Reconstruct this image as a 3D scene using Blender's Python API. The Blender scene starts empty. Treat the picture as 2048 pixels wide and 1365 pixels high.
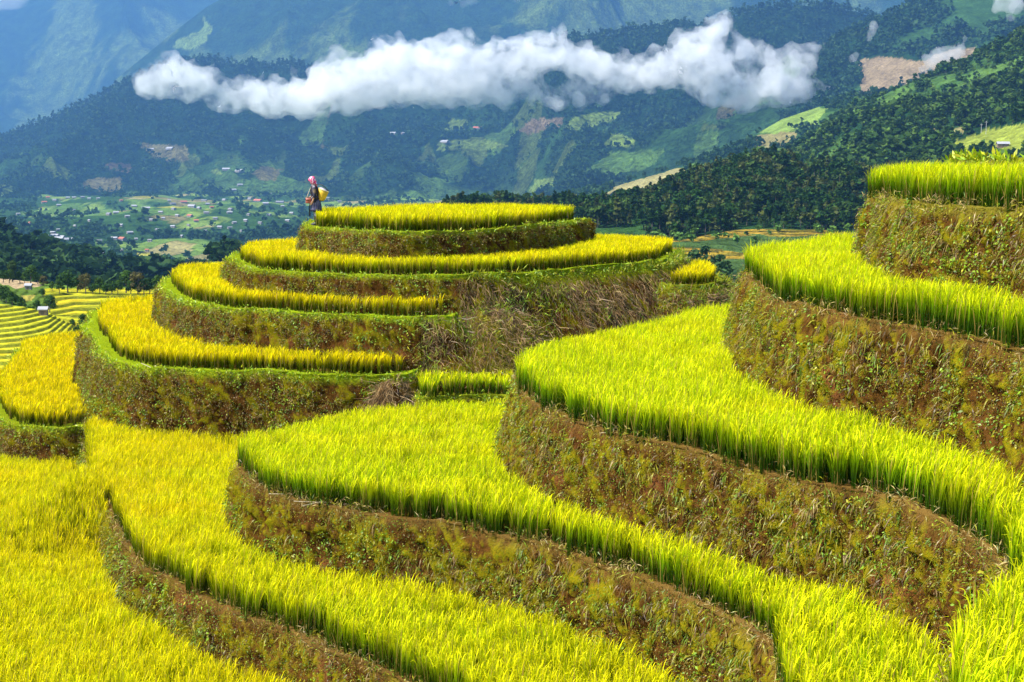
import bpy, bmesh, math, random
import numpy as np
from mathutils import Vector, geometry

# ------------------------------------------------------------------ camera, sky, sun, exposure
S = bpy.context.scene
FPX = 2844.0                      # focal length in photo pixels (photo 2048 wide)
HORIZON = 335.0
PITCH = math.atan((682.5 - HORIZON) / FPX)
cam_d = bpy.data.cameras.new("camera")
cam_d.sensor_width = 36.0
cam_d.lens = FPX / 2048 * 36.0
cam_d.clip_start = 0.5
cam_d.clip_end = 40000
cam = bpy.data.objects.new("camera", cam_d)
S.collection.objects.link(cam)
cam.location = (0, 0, 0)
cam.rotation_euler = (math.radians(90) - PITCH, 0, 0)
S.camera = cam

SUN_EL = math.radians(52)
SUN_AZ = math.radians(250)        # compass style: 0 = +Y (view direction), 90 = +X; 180 = behind the camera
w = bpy.data.worlds.new("World"); S.world = w; w.use_nodes = True
nt = w.node_tree
sky = nt.nodes.new("ShaderNodeTexSky"); sky.sky_type = 'NISHITA'; sky.sun_disc = False
sky.sun_elevation = SUN_EL; sky.sun_rotation = SUN_AZ
bg = nt.nodes["Background"]; bg.inputs[1].default_value = 0.10
nt.links.new(sky.outputs[0], bg.inputs[0])
sd = bpy.data.lights.new("sun", 'SUN'); sd.energy = 5.0; sd.angle = math.radians(0.55); sd.color = (1.0, 0.95, 0.86)
sun = bpy.data.objects.new("sun", sd); S.collection.objects.link(sun)
sdir = Vector((math.sin(SUN_AZ) * math.cos(SUN_EL), math.cos(SUN_AZ) * math.cos(SUN_EL), math.sin(SUN_EL)))
sun.rotation_euler = sdir.to_track_quat('Z', 'Y').to_euler()
S.view_settings.view_transform = 'Standard'; S.view_settings.look = 'None'
S.view_settings.exposure = 1.22; S.view_settings.gamma = 1.0
S.cycles.max_bounces = 8
S.cycles.diffuse_bounces = 3; S.cycles.glossy_bounces = 2; S.cycles.transmission_bounces = 3
S.cycles.volume_bounces = 12; S.cycles.transparent_max_bounces = 8
S.cycles.use_adaptive_sampling = True; S.cycles.adaptive_threshold = 0.02
S.cycles.use_denoising = True

rng = np.random.default_rng(7)
random.seed(7)
CP, SP = math.cos(PITCH), math.sin(PITCH)

# ------------------------------------------------------------------ helpers
def ray(u, v):
    """per metre of forward distance (world y): x and z"""
    a = (np.asarray(u, float) - 1024) / FPX; b = (682.5 - np.asarray(v, float)) / FPX
    k = CP + b * SP
    return a / k, (b * CP - SP) / k
def P(u, v, H):                   # the point of the level H metres below the eye that the photo shows at u, v
    x, z = ray(u, v); d = -H / z
    return (float(x * d), float(d))
def W(u, d, H):                   # the point at depth d in column u, level H
    b = 0.0
    v = HORIZON + H / d * FPX
    x, z = ray(u, v)
    return (float(x * d), float(d))
def project(x, y, z):
    zc = y * CP - z * SP; yc = y * SP + z * CP
    return 1024 + FPX * x / zc, 682.5 - FPX * yc / zc

def _h2(ix, iy, s):
    n = (ix * 374761393 + iy * 668265263 + s * 974711) & 0xffffffff
    n = ((n ^ (n >> 13)) * 1274126177) & 0xffffffff
    return ((n ^ (n >> 16)) & 0xffff) / 65535.0
def vnoise(x, y, s=0):
    x = np.asarray(x, float); y = np.asarray(y, float)
    ix = np.floor(x).astype(np.int64); iy = np.floor(y).astype(np.int64)
    fx = x - ix; fy = y - iy
    fx = fx * fx * fx * (fx * (fx * 6 - 15) + 10); fy = fy * fy * fy * (fy * (fy * 6 - 15) + 10)
    a = _h2(ix, iy, s); b = _h2(ix + 1, iy, s); c = _h2(ix, iy + 1, s); d = _h2(ix + 1, iy + 1, s)
    return (a * (1 - fx) + b * fx) * (1 - fy) + (c * (1 - fx) + d * fx) * fy
def fbm(x, y, s=0, o=4, g=0.5):   # about -1..1
    t = 0; a = 1; n = 0
    for i in range(o):
        ca, sa = math.cos(0.6 * i), math.sin(0.6 * i)
        t = t + a * (vnoise((x * ca - y * sa) * 2 ** i + 13.7 * i, (x * sa + y * ca) * 2 ** i + 7.1 * i, s + i * 17) * 2 - 1); n += a; a *= g
    return t / n * 1.4
def ridged(x, y, s=0, o=5):
    t = 0; a = 1; n = 0
    for i in range(o):
        ca, sa = math.cos(0.7 * i), math.sin(0.7 * i)
        v = 1 - np.abs(vnoise((x * ca - y * sa) * 2 ** i + 3.3 * i, (x * sa + y * ca) * 2 ** i + 9.1 * i, s + i * 31) * 2 - 1)
        t = t + a * v * v; n += a; a *= 0.5
    return t / n
def sstep(a, b, x):
    t = np.clip((x - a) / (b - a), 0, 1); return t * t * (3 - 2 * t)

def mesh_np(name, V, F, mats, col=None, smooth=False, parent=None, mi=None):
    me = bpy.data.meshes.new(name)
    V = np.ascontiguousarray(V, dtype=np.float32); F = np.ascontiguousarray(F, dtype=np.int32)
    k = F.shape[1]
    me.vertices.add(len(V)); me.vertices.foreach_set("co", V.ravel())
    me.loops.add(F.size); me.loops.foreach_set("vertex_index", F.ravel())
    me.polygons.add(len(F)); me.polygons.foreach_set("loop_start", np.arange(len(F), dtype=np.int32) * k)
    me.polygons.foreach_set("use_smooth", np.full(len(F), smooth, dtype=bool))
    if mi is not None: me.polygons.foreach_set("material_index", np.asarray(mi, dtype=np.int32))
    if col is not None:
        c = np.ones((len(V), 4), dtype=np.float32); c[:, :3] = col
        at = me.color_attributes.new("Col", 'FLOAT_COLOR', 'POINT'); at.data.foreach_set("color", c.ravel())
    me.update(calc_edges=True)
    for m in (mats if isinstance(mats, (list, tuple)) else [mats]): me.materials.append(m)
    o = bpy.data.objects.new(name, me); S.collection.objects.link(o)
    if parent: o.parent = parent
    return o
def tag(o, label=None, cat=None, group=None, kind=None):
    if label: o['label'] = label
    if cat: o['category'] = cat
    if group: o['group'] = group
    if kind: o['kind'] = kind
    return o
def empty(name, loc, rz=0):
    o = bpy.data.objects.new(name, None); S.collection.objects.link(o)
    o.location = loc; o.rotation_euler = (0, 0, rz); o.empty_display_size = 0.2
    return o
def grid_faces(nr, nc, wrap=False):
    r = np.arange(nr - 1)[:, None]; c = np.arange(nc if wrap else nc - 1)[None, :]; c2 = (c + 1) % nc
    return np.stack([r * nc + c, r * nc + c2, (r + 1) * nc + c2, (r + 1) * nc + c], -1).reshape(-1, 4)

# ------------------------------------------------------------------ materials
def new_mat(name):
    m = bpy.data.materials.new(name); m.use_nodes = True
    t = m.node_tree; t.nodes.clear(); out = t.nodes.new("ShaderNodeOutputMaterial")
    return m, t, out
def N(t, typ, **kw):
    n = t.nodes.new(typ)
    for k, v in kw.items(): setattr(n, k, v)
    return n
def noise(t, vec, scale, detail=4, rough=0.55, dist=0.0):
    n = N(t, "ShaderNodeTexNoise"); n.inputs["Scale"].default_value = scale; n.inputs["Detail"].default_value = detail
    n.inputs["Roughness"].default_value = rough; n.inputs["Distortion"].default_value = dist
    t.links.new(vec, n.inputs["Vector"]); return n.outputs["Fac"]
def ramp(t, fac, stops):
    r = N(t, "ShaderNodeValToRGB"); e = r.color_ramp.elements
    while len(e) < len(stops): e.new(0.5)
    for i, (p, c) in enumerate(stops):
        e[i].position = p; e[i].color = (*c, 1) if len(c) == 3 else c
    t.links.new(fac, r.inputs[0]); return r.outputs[0]
def mix(t, fac, a, b, mode='MIX'):
    m = N(t, "ShaderNodeMix", data_type='RGBA', blend_type=mode)
    for s, v in ((m.inputs[0], fac), (m.inputs[6], a), (m.inputs[7], b)):
        if isinstance(v, (int, float)): s.default_value = v
        elif isinstance(v, tuple): s.default_value = (*v, 1)
        else: t.links.new(v, s)
    return m.outputs[2]
def mapr(t, v, a, b, c=0.0, d=1.0):
    m = N(t, "ShaderNodeMapRange"); t.links.new(v, m.inputs[0])
    for i, x in enumerate((a, b, c, d)): m.inputs[i + 1].default_value = x
    return m.outputs[0]
def leaf_mat(name, trans=0.35, jitter=0.25, scale=3.0, gloss=0.12):
    """colour of every blade from its own vertex colour; thin leaves let light through"""
    m, t, out = new_mat(name)
    c = N(t, "ShaderNodeVertexColor"); c.layer_name = "Col"
    d = N(t, "ShaderNodeBsdfDiffuse"); tr = N(t, "ShaderNodeBsdfTranslucent")
    t.links.new(c.outputs[0], d.inputs[0]); t.links.new(c.outputs[0], tr.inputs[0])
    ms = N(t, "ShaderNodeMixShader"); ms.inputs[0].default_value = trans
    t.links.new(d.outputs[0], ms.inputs[1]); t.links.new(tr.outputs[0], ms.inputs[2])
    if gloss:
        g = N(t, "ShaderNodeBsdfGlossy"); g.inputs["Roughness"].default_value = 0.45
        m2 = N(t, "ShaderNodeMixShader"); m2.inputs[0].default_value = gloss * 0.25
        t.links.new(ms.outputs[0], m2.inputs[1]); t.links.new(g.outputs[0], m2.inputs[2]); ms = m2
    t.links.new(ms.outputs[0], out.inputs[0]); return m
def plain(name, col, rough=0.8, var=0.15, scale=8.0, bump=0.0, metal=0.0):
    m, t, out = new_mat(name)
    b = N(t, "ShaderNodeBsdfPrincipled"); b.inputs["Roughness"].default_value = rough; b.inputs["Metallic"].default_value = metal
    tc = N(t, "ShaderNodeTexCoord"); f = noise(t, tc.outputs["Object"], scale)
    k = ramp(t, f, [(0.3, tuple(x * (1 - var) for x in col)), (0.7, tuple(min(1, x * (1 + var)) for x in col))])
    t.links.new(k, b.inputs["Base Color"])
    if bump:
        bp = N(t, "ShaderNodeBump"); bp.inputs["Strength"].default_value = bump; t.links.new(f, bp.inputs["Height"]); t.links.new(bp.outputs[0], b.inputs["Normal"])
    t.links.new(b.outputs[0], out.inputs[0]); return m
def soil_mat(name, moss, soil=(0.15, 0.067, 0.014), soil2=(0.03, 0.014, 0.003), green=(0.12, 0.14, 0.005), olive=(0.27, 0.195, 0.006), rim=(0.24, 0.145, 0.035)):
    """earth bank: brown earth with vertical spade streaks, olive moss and green weeds in patches, dry rim"""
    m, t, out = new_mat(name)
    g = N(t, "ShaderNodeNewGeometry")
    mp = N(t, "ShaderNodeMapping"); mp.inputs["Scale"].default_value = (1, 1, 0.35); t.links.new(g.outputs["Position"], mp.inputs[0])
    st = noise(t, mp.outputs[0], 9, 6, 0.7, 0.6)
    big = noise(t, g.outputs["Position"], 1.1, 5, 0.6)
    fine = noise(t, g.outputs["Position"], 26, 4, 0.7)
    mid = noise(t, mp.outputs[0], 7.5, 8, 0.78, 0.3)
    c = mix(t, mapr(t, st, 0.35, 0.65), soil2, soil)
    c = mix(t, mapr(t, noise(t, g.outputs["Position"], 0.8, 4), 0.58, 0.7, 0, 0.55), c, (0.27, 0.095, 0.035))
    add = N(t, "ShaderNodeMath", operation='ADD'); t.links.new(mapr(t, big, 0.2, 0.8, -0.22, 0.22), add.inputs[0]); t.links.new(mid, add.inputs[1]); at = N(t, "ShaderNodeVertexColor"); at.layer_name = "Col"; sp = N(t, "ShaderNodeSeparateColor"); t.links.new(at.outputs[0], sp.inputs[0])
    ad2 = N(t, "ShaderNodeMath", operation='ADD'); t.links.new(add.outputs[0], ad2.inputs[0]); t.links.new(mapr(t, sp.outputs[2], 0, 1, -0.14, 0.14), ad2.inputs[1]); add = ad2
    c = mix(t, mapr(t, add.outputs[0], 0.54 - moss, 0.74 - moss), c, mix(t, mapr(t, fine, 0.35, 0.65), olive, green))
    c = mix(t, sp.outputs[0], c, mix(t, mapr(t, fine, 0.3, 0.7), tuple(x * 0.55 for x in rim), rim))      # r: the trodden rim
    c = mix(t, sp.outputs[1], c, mix(t, mapr(t, fine, 0.3, 0.7), (0.16, 0.25, 0.008), (0.40, 0.48, 0.012)))  # g: short grass
    b = N(t, "ShaderNodeBsdfDiffuse"); b.inputs["Roughness"].default_value = 0.9; t.links.new(c, b.inputs[0])
    bm = N(t, "ShaderNodeBump"); bm.inputs["Strength"].default_value = 0.9; bm.inputs["Distance"].default_value = 0.06
    hm = N(t, "ShaderNodeMath", operation='ADD'); t.links.new(st, hm.inputs[0]); t.links.new(fine, hm.inputs[1]); t.links.new(hm.outputs[0], bm.inputs["Height"])
    t.links.new(bm.outputs[0], b.inputs["Normal"]); t.links.new(b.outputs[0], out.inputs[0]); return m

M_rice = leaf_mat("rice_leaf", 0.42, gloss=0)
M_weed = leaf_mat("weed_leaf", 0.3)
M_straw = leaf_mat("dry_straw", 0.15)
M_tree = leaf_mat("tree_leaf", 0.25, gloss=0.0)
M_bank_hill = soil_mat("earth_bank_hill", 0.13)
M_bank_right = soil_mat("earth_bank_right", 0.125)
M_bark = plain("bark", (0.13, 0.1, 0.075), 0.9, 0.3, 3)

# ------------------------------------------------------------------ the terraces
def smooth_closed(pts, ds):
    """resample a closed polygon with Catmull-Rom at spacing ds"""
    p = np.array(pts, float); n = len(p); out = []
    for i in range(n):
        a, b, c, d = p[(i - 1) % n], p[i], p[(i + 1) % n], p[(i + 2) % n]
        L = np.linalg.norm(c - b); k = max(2, int(L / 0.05)); s = np.linspace(0, 1, k, endpoint=False)[:, None]
        out.append(0.5 * (2 * b + (c - a) * s + (2 * a - 5 * b + 4 * c - d) * s * s + (-a + 3 * b - 3 * c + d) * s ** 3))
    q = np.concatenate(out); L = np.r_[0, np.cumsum(np.linalg.norm(np.roll(q, -1, 0) - q, axis=1))]
    m = int(L[-1] / ds); s = np.linspace(0, L[-1], m, endpoint=False); qq = np.vstack([q, q[:1]])
    r = np.stack([np.interp(s, L, qq[:, 0]), np.interp(s, L, qq[:, 1])], 1)
    area = 0.5 * np.sum(r[:, 0] * np.roll(r[:, 1], -1) - np.roll(r[:, 0], -1) * r[:, 1])
    return r if area > 0 else r[::-1]
def normals2(r, k=4):
    t = np.roll(r, -k, 0) - np.roll(r, k, 0); t /= np.linalg.norm(t, axis=1)[:, None] + 1e-9
    n = np.stack([t[:, 1], -t[:, 0]], 1)
    for _ in range(6): n = (np.roll(n, 1, 0) + n + np.roll(n, -1, 0)) / 3
    return n / (np.linalg.norm(n, axis=1)[:, None] + 1e-9)
def inside(pts, r):
    x, y = pts[:, 0], pts[:, 1]; c = np.zeros(len(pts), bool)
    x1, y1 = r[:, 0], r[:, 1]; x2, y2 = np.roll(x1, -1), np.roll(y1, -1)
    for a, b, cc, d in zip(x1, y1, x2, y2):
        if b == d: continue
        m = ((b > y) != (d > y)); c ^= m & (x < (cc - a) * (y - b) / (d - b) + a)
    return c
def dist_to(pts, r):
    D = np.empty(len(pts)); I = np.empty(len(pts), int)
    for i in range(0, len(pts), 4000):
        q = pts[i:i + 4000]; d = (q[:, None, 0] - r[None, :, 0]) ** 2 + (q[:, None, 1] - r[None, :, 1]) ** 2
        I[i:i + 4000] = d.argmin(1); D[i:i + 4000] = np.sqrt(d.min(1))
    return D, I

T = {}
def terrace(key, H, depth, pts, mat, slant=0.28, ds=0.1, rim=0.4, grass=0.0, lump=0.08, slump=None, grassrim=0.0, seed=1, dry=0.8, sdepth=5.2, sdir_=1.0):
    r = smooth_closed(pts, ds); n = normals2(r); m = len(r)
    s = np.arange(m) * ds
    sl = np.full(m, slant); dp = np.full(m, depth)
    if slump:
        f = slump(r); sl = sl + (0.85 - slant) * f; dp = dp + (sdepth - depth) * f
    nr = int(max(12, depth / (0.075 if ds > 0.09 else 0.045))); rows = []
    tt = np.linspace(0, 1, nr)
    V = []; C = []
    wob = 0.10 * fbm(s / 2.2, s * 0, seed) + 0.04 * fbm(s / 0.4, s * 0, seed + 5)
    zr = 0.05 * fbm(s / 1.1, s * 0, seed + 9)
    for off, dz, rr in ((-1.0, -0.03, 0.3), (-0.55, -0.02, 0.6), (-0.3, 0.02, 1), (-0.15, 0.05, 1), (-0.04, 0.04, 1)):
        o = r + n * (off + wob * (1 if off > -0.5 else 0.3))[:, None]
        V.append(np.column_stack([o, -H + dz + zr + 0.03 * fbm(o[:, 0] * 3, o[:, 1] * 3, seed)]))
        C.append(np.column_stack([np.full(m, rr * dry) * (0.6 + 0.5 * vnoise(s / 0.5, s * 0 + off, 3)), np.full(m, grassrim), s * 0]))
    for t in tt:
        z = t * dp
        bul = np.where(t < 0.12, -0.06 * (1 - t / 0.12) ** 2, 0)
        d = lump * (fbm(s / 0.9, z / 0.8 + seed, seed + 2, 4) * 1.0 + 0.6 * fbm(s / 0.22, z / 0.3, seed + 3, 3)) * min(1, 0.3 + t * 4)
        gq = (s - sdir_ * 0.75 * z); gv = ridged(gq / 0.30 + 0.5 * fbm(s / .8, z / .8, seed), z / 0.9, seed + 4, 3)
        clod = fbm(s / 0.13, z / 0.10, seed + 21, 2)
        d = d + (0.20 * (gv - 0.5) + 0.06 * clod) * min(1, 0.15 + t * 5)
        off = wob + sl * z * (0.85 + 0.15 * t) + bul + d
        o = r + n * off[:, None]
        V.append(np.column_stack([o, -H - z + zr * (1 - t) + 0.02 * fbm(s / 0.3, z / 0.3, seed + 7)]))
        lip = max(0, 1 - t / 0.10)
        C.append(np.column_stack([np.full(m, lip * 0.7 * dry), np.full(m, max(grassrim * max(0, 1 - t / 0.10), 0)) + grass * 0.6, np.clip(0.5 + (gv - 0.55) * 2.2 + 0.5 * clod, 0, 1) * (s * 0 + 1)]))
    nrow = len(V); V = np.concatenate(V); C = np.clip(np.concatenate(C), 0, 1)
    F = grid_faces(nrow, m, True)
    o = mesh_np("terraced_ground", V, F, mat, C, smooth=True)
    # the field's mud floor
    ring = V[:m]; tri = geometry.tessellate_polygon([[Vector(p) for p in ring[::3]]])
    mesh_np("field_mud", ring[::3] - np.array([0, 0, 0.004]), np.array(tri), M_bank_right, np.tile([0.3, 0.1, 0], (len(ring[::3]), 1)))['kind'] = 'structure'
    tag(o, kind='structure')
    T[key] = dict(r=r, n=n, H=H, sl=sl, dp=dp, s=s, V=V, nrow=nrow, m=m, rim=rim, seed=seed, ds=ds)

px = lambda H, *a: [P(u, v, H) for u, v in a]
HL = M_bank_hill; RT = M_bank_right
terrace('F0', 9.52, 2.0, [(-24, 47), (-24, 30), (-14, 12), (0, 2), (6, 2), (6, 30), (-5, 46)], RT, ds=0.3, seed=2)
terrace('F1', 8.2, 1.6, [(-12.9, 42.8), (-12.4, 40.6), (-11.9, 39), (-11.4, 37.3), (-10.7, 35.4), (-9.9, 33.9)] +
        px(8.2, (228, 1050), (250, 1098), (275, 1139), (331, 1164), (372, 1187), (435, 1218), (497, 1243), (579, 1268), (662, 1309), (800, 1368)) +
        [(0, 19.3), (1, 15), (1, 8), (1, 4), (12, 4), (12, 36), (0, 46), (-6, 48), (-11.5, 47)], RT, seed=3, slant=0.22, ds=0.07, slump=lambda r: 1.6 * sstep(37.4, 36.6, r[:, 1]) * sstep(33.0, 33.8, r[:, 1]) * sstep(-8, -9, r[:, 0]), sdepth=1.6)
terrace('T5', 8.1, 1.9, [(-20.2, 55.5), (-19.6, 52.6)] + px(8.1, (-22, 794), (-10, 832), (18, 852), (67, 858), (135, 860), (172, 853)) +
        [(-12, 44.8), (-8, 50), (-12, 66), (-19, 67), (-22, 64), (-21, 59)], HL, seed=4, grassrim=0.8, dry=0.1)
F2H = 6.55
terrace('F2', F2H, 2.1, px(F2H, (476, 932), (498, 968), (535, 988), (600, 1008), (700, 1024), (800, 1040), (900, 1053), (1000, 1078), (1100, 1098), (1200, 1135), (1300, 1170), (1400, 1215), (1500, 1262), (1548, 1310), (1560, 1368)) +
        [(3.2, 15), (2.8, 11), (2.8, 6), (10, 4), (16, 20), (10, 38), (2, 37), (-0.6, 36.3), (-2.2, 36), (-3.4, 35.3), (-4.7, 33.5), (-5.8, 32.2)], RT, seed=5, slant=0.2, ds=0.06)
terrace('FS', 6.35, 2.1, [(-2.65, 39.15), (-1.5, 39.1), (-0.4, 39.1), (1.5, 38.2), (3.2, 42), (2, 46), (-2.2, 45)], HL, seed=6, grassrim=0.6, dry=0.2)
F3H = 4.68
terrace('F3', F3H, 2.1, px(F3H, (1028, 756), (1036, 785), (1060, 808), (1100, 826), (1150, 850), (1250, 880), (1350, 900), (1450, 925), (1548, 955), (1665, 978), (1724, 987), (1806, 1014), (1879, 1046), (1929, 1070), (1958, 1094), (1988, 1123), (2014, 1170), (2034, 1220)) +
        [(4.7, 13.6), (3.95, 12.5), (3.6, 11.4), (3.4, 10), (3.4, 7), (6, 5), (12, 9), (18, 20), (16, 40), (9, 44), (5.9, 41.8), (3.5, 37.5), (2.0, 34.9), (0.85, 32.8), (0.25, 31.6)], RT, seed=7, slant=0.24, ds=0.06)
F4H = 2.57
terrace('F4', F4H, 2.3, px(F4H, (1508, 568), (1526, 590), (1566, 608), (1620, 625), (1700, 640), (1800, 652), (1900, 672), (2048, 706), (2200, 750)) +
        [(8.5, 14), (14, 13), (16, 30), (14, 42), (9.7, 41.5), (7.2, 37.5), (5.7, 34.8)], RT, seed=8, slant=0.25, ds=0.06)
F5H = 0.68
terrace('F5', F5H, 2.1, [W(1762, 31.8, F5H), W(1768, 29.6, F5H), W(1795, 27.4, F5H), W(1850, 25.4, F5H), W(1950, 23.8, F5H), W(2048, 22.5, F5H), W(2200, 20.6, F5H),
        (12, 18), (16, 22), (15, 40), (11, 38), (8.2, 33)], RT, seed=9, slant=0.22, ds=0.06, grassrim=0.25)
terrace('F6', -0.14, 1.2, [W(1915, 33.5, 0), W(1950, 31, 0), W(2048, 28.5, 0), W(2200, 26, 0), (15, 24), (16, 36), (12, 38)], RT, seed=10, grassrim=0.6, dry=0.3)
# the round hill
T4H = 5.85
terrace('T4', T4H, 2.9, px(T4H, (168, 656), (182, 676), (192, 696), (209, 716), (243, 727), (303, 737), (404, 743), (520, 746), (629, 751), (749, 752), (815, 750)) +
        [(-2.5, 41.2), (-1.8, 44), (0, 50), (-2, 57), (-8, 60), (-14, 61), (-17, 58.6), (-16.4, 54.8)], HL, seed=11, grassrim=1.0, dry=0.05, slant=0.2)
def slump3(r): return sstep(-2.6, -1.2, r[:, 0]) * sstep(56, 50, r[:, 1])
T3H = 4.34
terrace('T3', T3H, 1.8, px(T3H, (323, 568), (337, 588), (371, 603), (421, 613), (472, 619), (520, 621), (629, 629), (729, 633), (829, 636), (905, 634)) +
        [(-1.5, 42.6), (-0.6, 45), (2, 50), (0, 56), (-5, 58.5), (-9.5, 59.3), (-13, 58), (-13.5, 55.5)], HL, seed=12, grassrim=1.0, dry=0.05, slump=slump3)
def slump2(r): return sstep(-1.3, 0.8, r[:, 0]) * sstep(57, 53, r[:, 1])
T2H = 3.25
terrace('T2', T2H, 1.35, px(T2H, (478, 531), (500, 539), (580, 545), (729, 552), (878, 554), (978, 552), (1077, 544), (1227, 532), (1322, 524), (1346, 513)) +
        [(6.5, 56), (4.5, 59.5), (0, 61), (-6, 59.5), (-9.8, 55.5), (-10.1, 51)], HL, seed=13, grassrim=0.9, dry=0.1, slump=slump2, slant=0.3)
terrace('T3R', 3.95, 4.5, [(5.0, 48.3), (6.1, 47.6), (7.1, 48.6), (7.5, 51), (7.2, 55), (5, 55)], HL, seed=14, grassrim=0.5, dry=0.1, slant=0.75)
T1H = 2.03
terrace('T1', T1H, 1.5, px(T1H, (616, 456), (649, 458), (719, 463), (799, 466), (928, 463), (1043, 457), (1127, 447), (1165, 440)) +
        [(3.0, 56), (0.5, 58), (-4, 57.5), (-7, 54), (-7.3, 50.5)], HL, seed=15, grassrim=0.75, dry=0.25, slant=0.27)

# ground under and around the fields
gx = np.linspace(-90, 90, 181); gy = np.linspace(-10, 130, 141)
X, Y = np.meshgrid(gx, gy)
Z = -10.6 - sstep(-20, -40, X) * 16 - sstep(48, 130, Y) * 24 - sstep(66, 100, Y) * 4 + 0.3 * fbm(X / 8, Y / 8, 3)
Z = Z + sstep(12, 30, X) * sstep(40, 20, Y) * 9
o = mesh_np("hillside", np.column_stack([X.ravel(), Y.ravel(), Z.ravel()]), grid_faces(141, 181), HL, np.tile([0.0, 0.8, 0], (X.size, 1)), smooth=True); o['kind'] = 'structure'

# ------------------------------------------------------------------ rice
def blade(x0, az, lean, h, wid, droop, segs, z0=0.0, twist=0.0):
    """one strip from z0 up; lean = outward reach at the tip, droop pulls the tip over"""
    t = np.linspace(0, 1, segs + 1)
    rad = lean * t ** 1.6; z = z0 + (h - z0) * (t - droop * t ** 3)
    c, s = math.cos(az), math.sin(az)
    cx = x0[0] + c * rad; cy = x0[1] + s * rad
    wv = np.array([-math.sin(az + twist), math.cos(az + twist), 0]) * wid / 2
    prof = np.interp(t, [0, 0.5, 0.8, 1], [0.7, 1, 0.75, 0.0])
    V = []; tv = []
    for i in range(segs):
        V.append(np.array([cx[i], cy[i], z[i]]) - wv * prof[i]); V.append(np.array([cx[i], cy[i], z[i]]) + wv * prof[i]); tv += [t[i], t[i]]
    V.append(np.array([cx[-1], cy[-1], z[-1]])); tv.append(1)
    F = []
    for i in range(segs - 1): a = 2 * i; F += [(a, a + 1, a + 3), (a, a + 3, a + 2)]
    a = 2 * (segs - 1); F.append((a, a + 1, a + 2))
    return V, F, tv
def tuft(nleaf, npan, wid, segs, seed):
    R = random.Random(seed); V = []; F = []; A = []   # A: height share, kind (0 leaf, 1 ear, 2 stem), random
    def add(v, f, t, kind, hh):
        b = len(V); V.extend(v); F.extend([tuple(i + b for i in q) for q in f]); rr = R.random()
        A.extend([(vv[2] / 0.7, kind, rr) for vv in v])
    for i in range(nleaf):
        az = R.uniform(0, 6.283); r0 = R.uniform(0, 0.035)
        up = R.random() < 0.6
        h = R.uniform(0.60, 0.73) if up else R.uniform(0.42, 0.62)
        v, f, t = blade((r0 * math.cos(az), r0 * math.sin(az)), az + R.uniform(-.5, .5), R.uniform(0.005, 0.055) if up else R.uniform(0.05, 0.13), h, wid * R.uniform(0.6, 1.1), R.uniform(0, 0.03) if up else R.uniform(0.02, 0.2), segs, 0, R.uniform(-1.2, 1.2))
        add(v, f, t, 0, h)
    for i in range(npan):
        az = R.uniform(0, 6.283)
        v, f, t = blade((0.03 * math.cos(az), 0.03 * math.sin(az)), az, R.uniform(0.09, 0.2), R.uniform(0.74, 0.92), wid * 1.15, R.uniform(0.28, 0.46), segs + 1, 0.25, R.uniform(-.6, .6))
        add(v, f, t, 1, 0.7)
    return np.array(V), np.array(F), np.array(A)
PRO = {0: [tuft(14, 5, 0.0115, 3, 10 + i) for i in range(10)], 1: [tuft(14, 5, 0.017, 3, 40 + i) for i in range(10)]}

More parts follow.
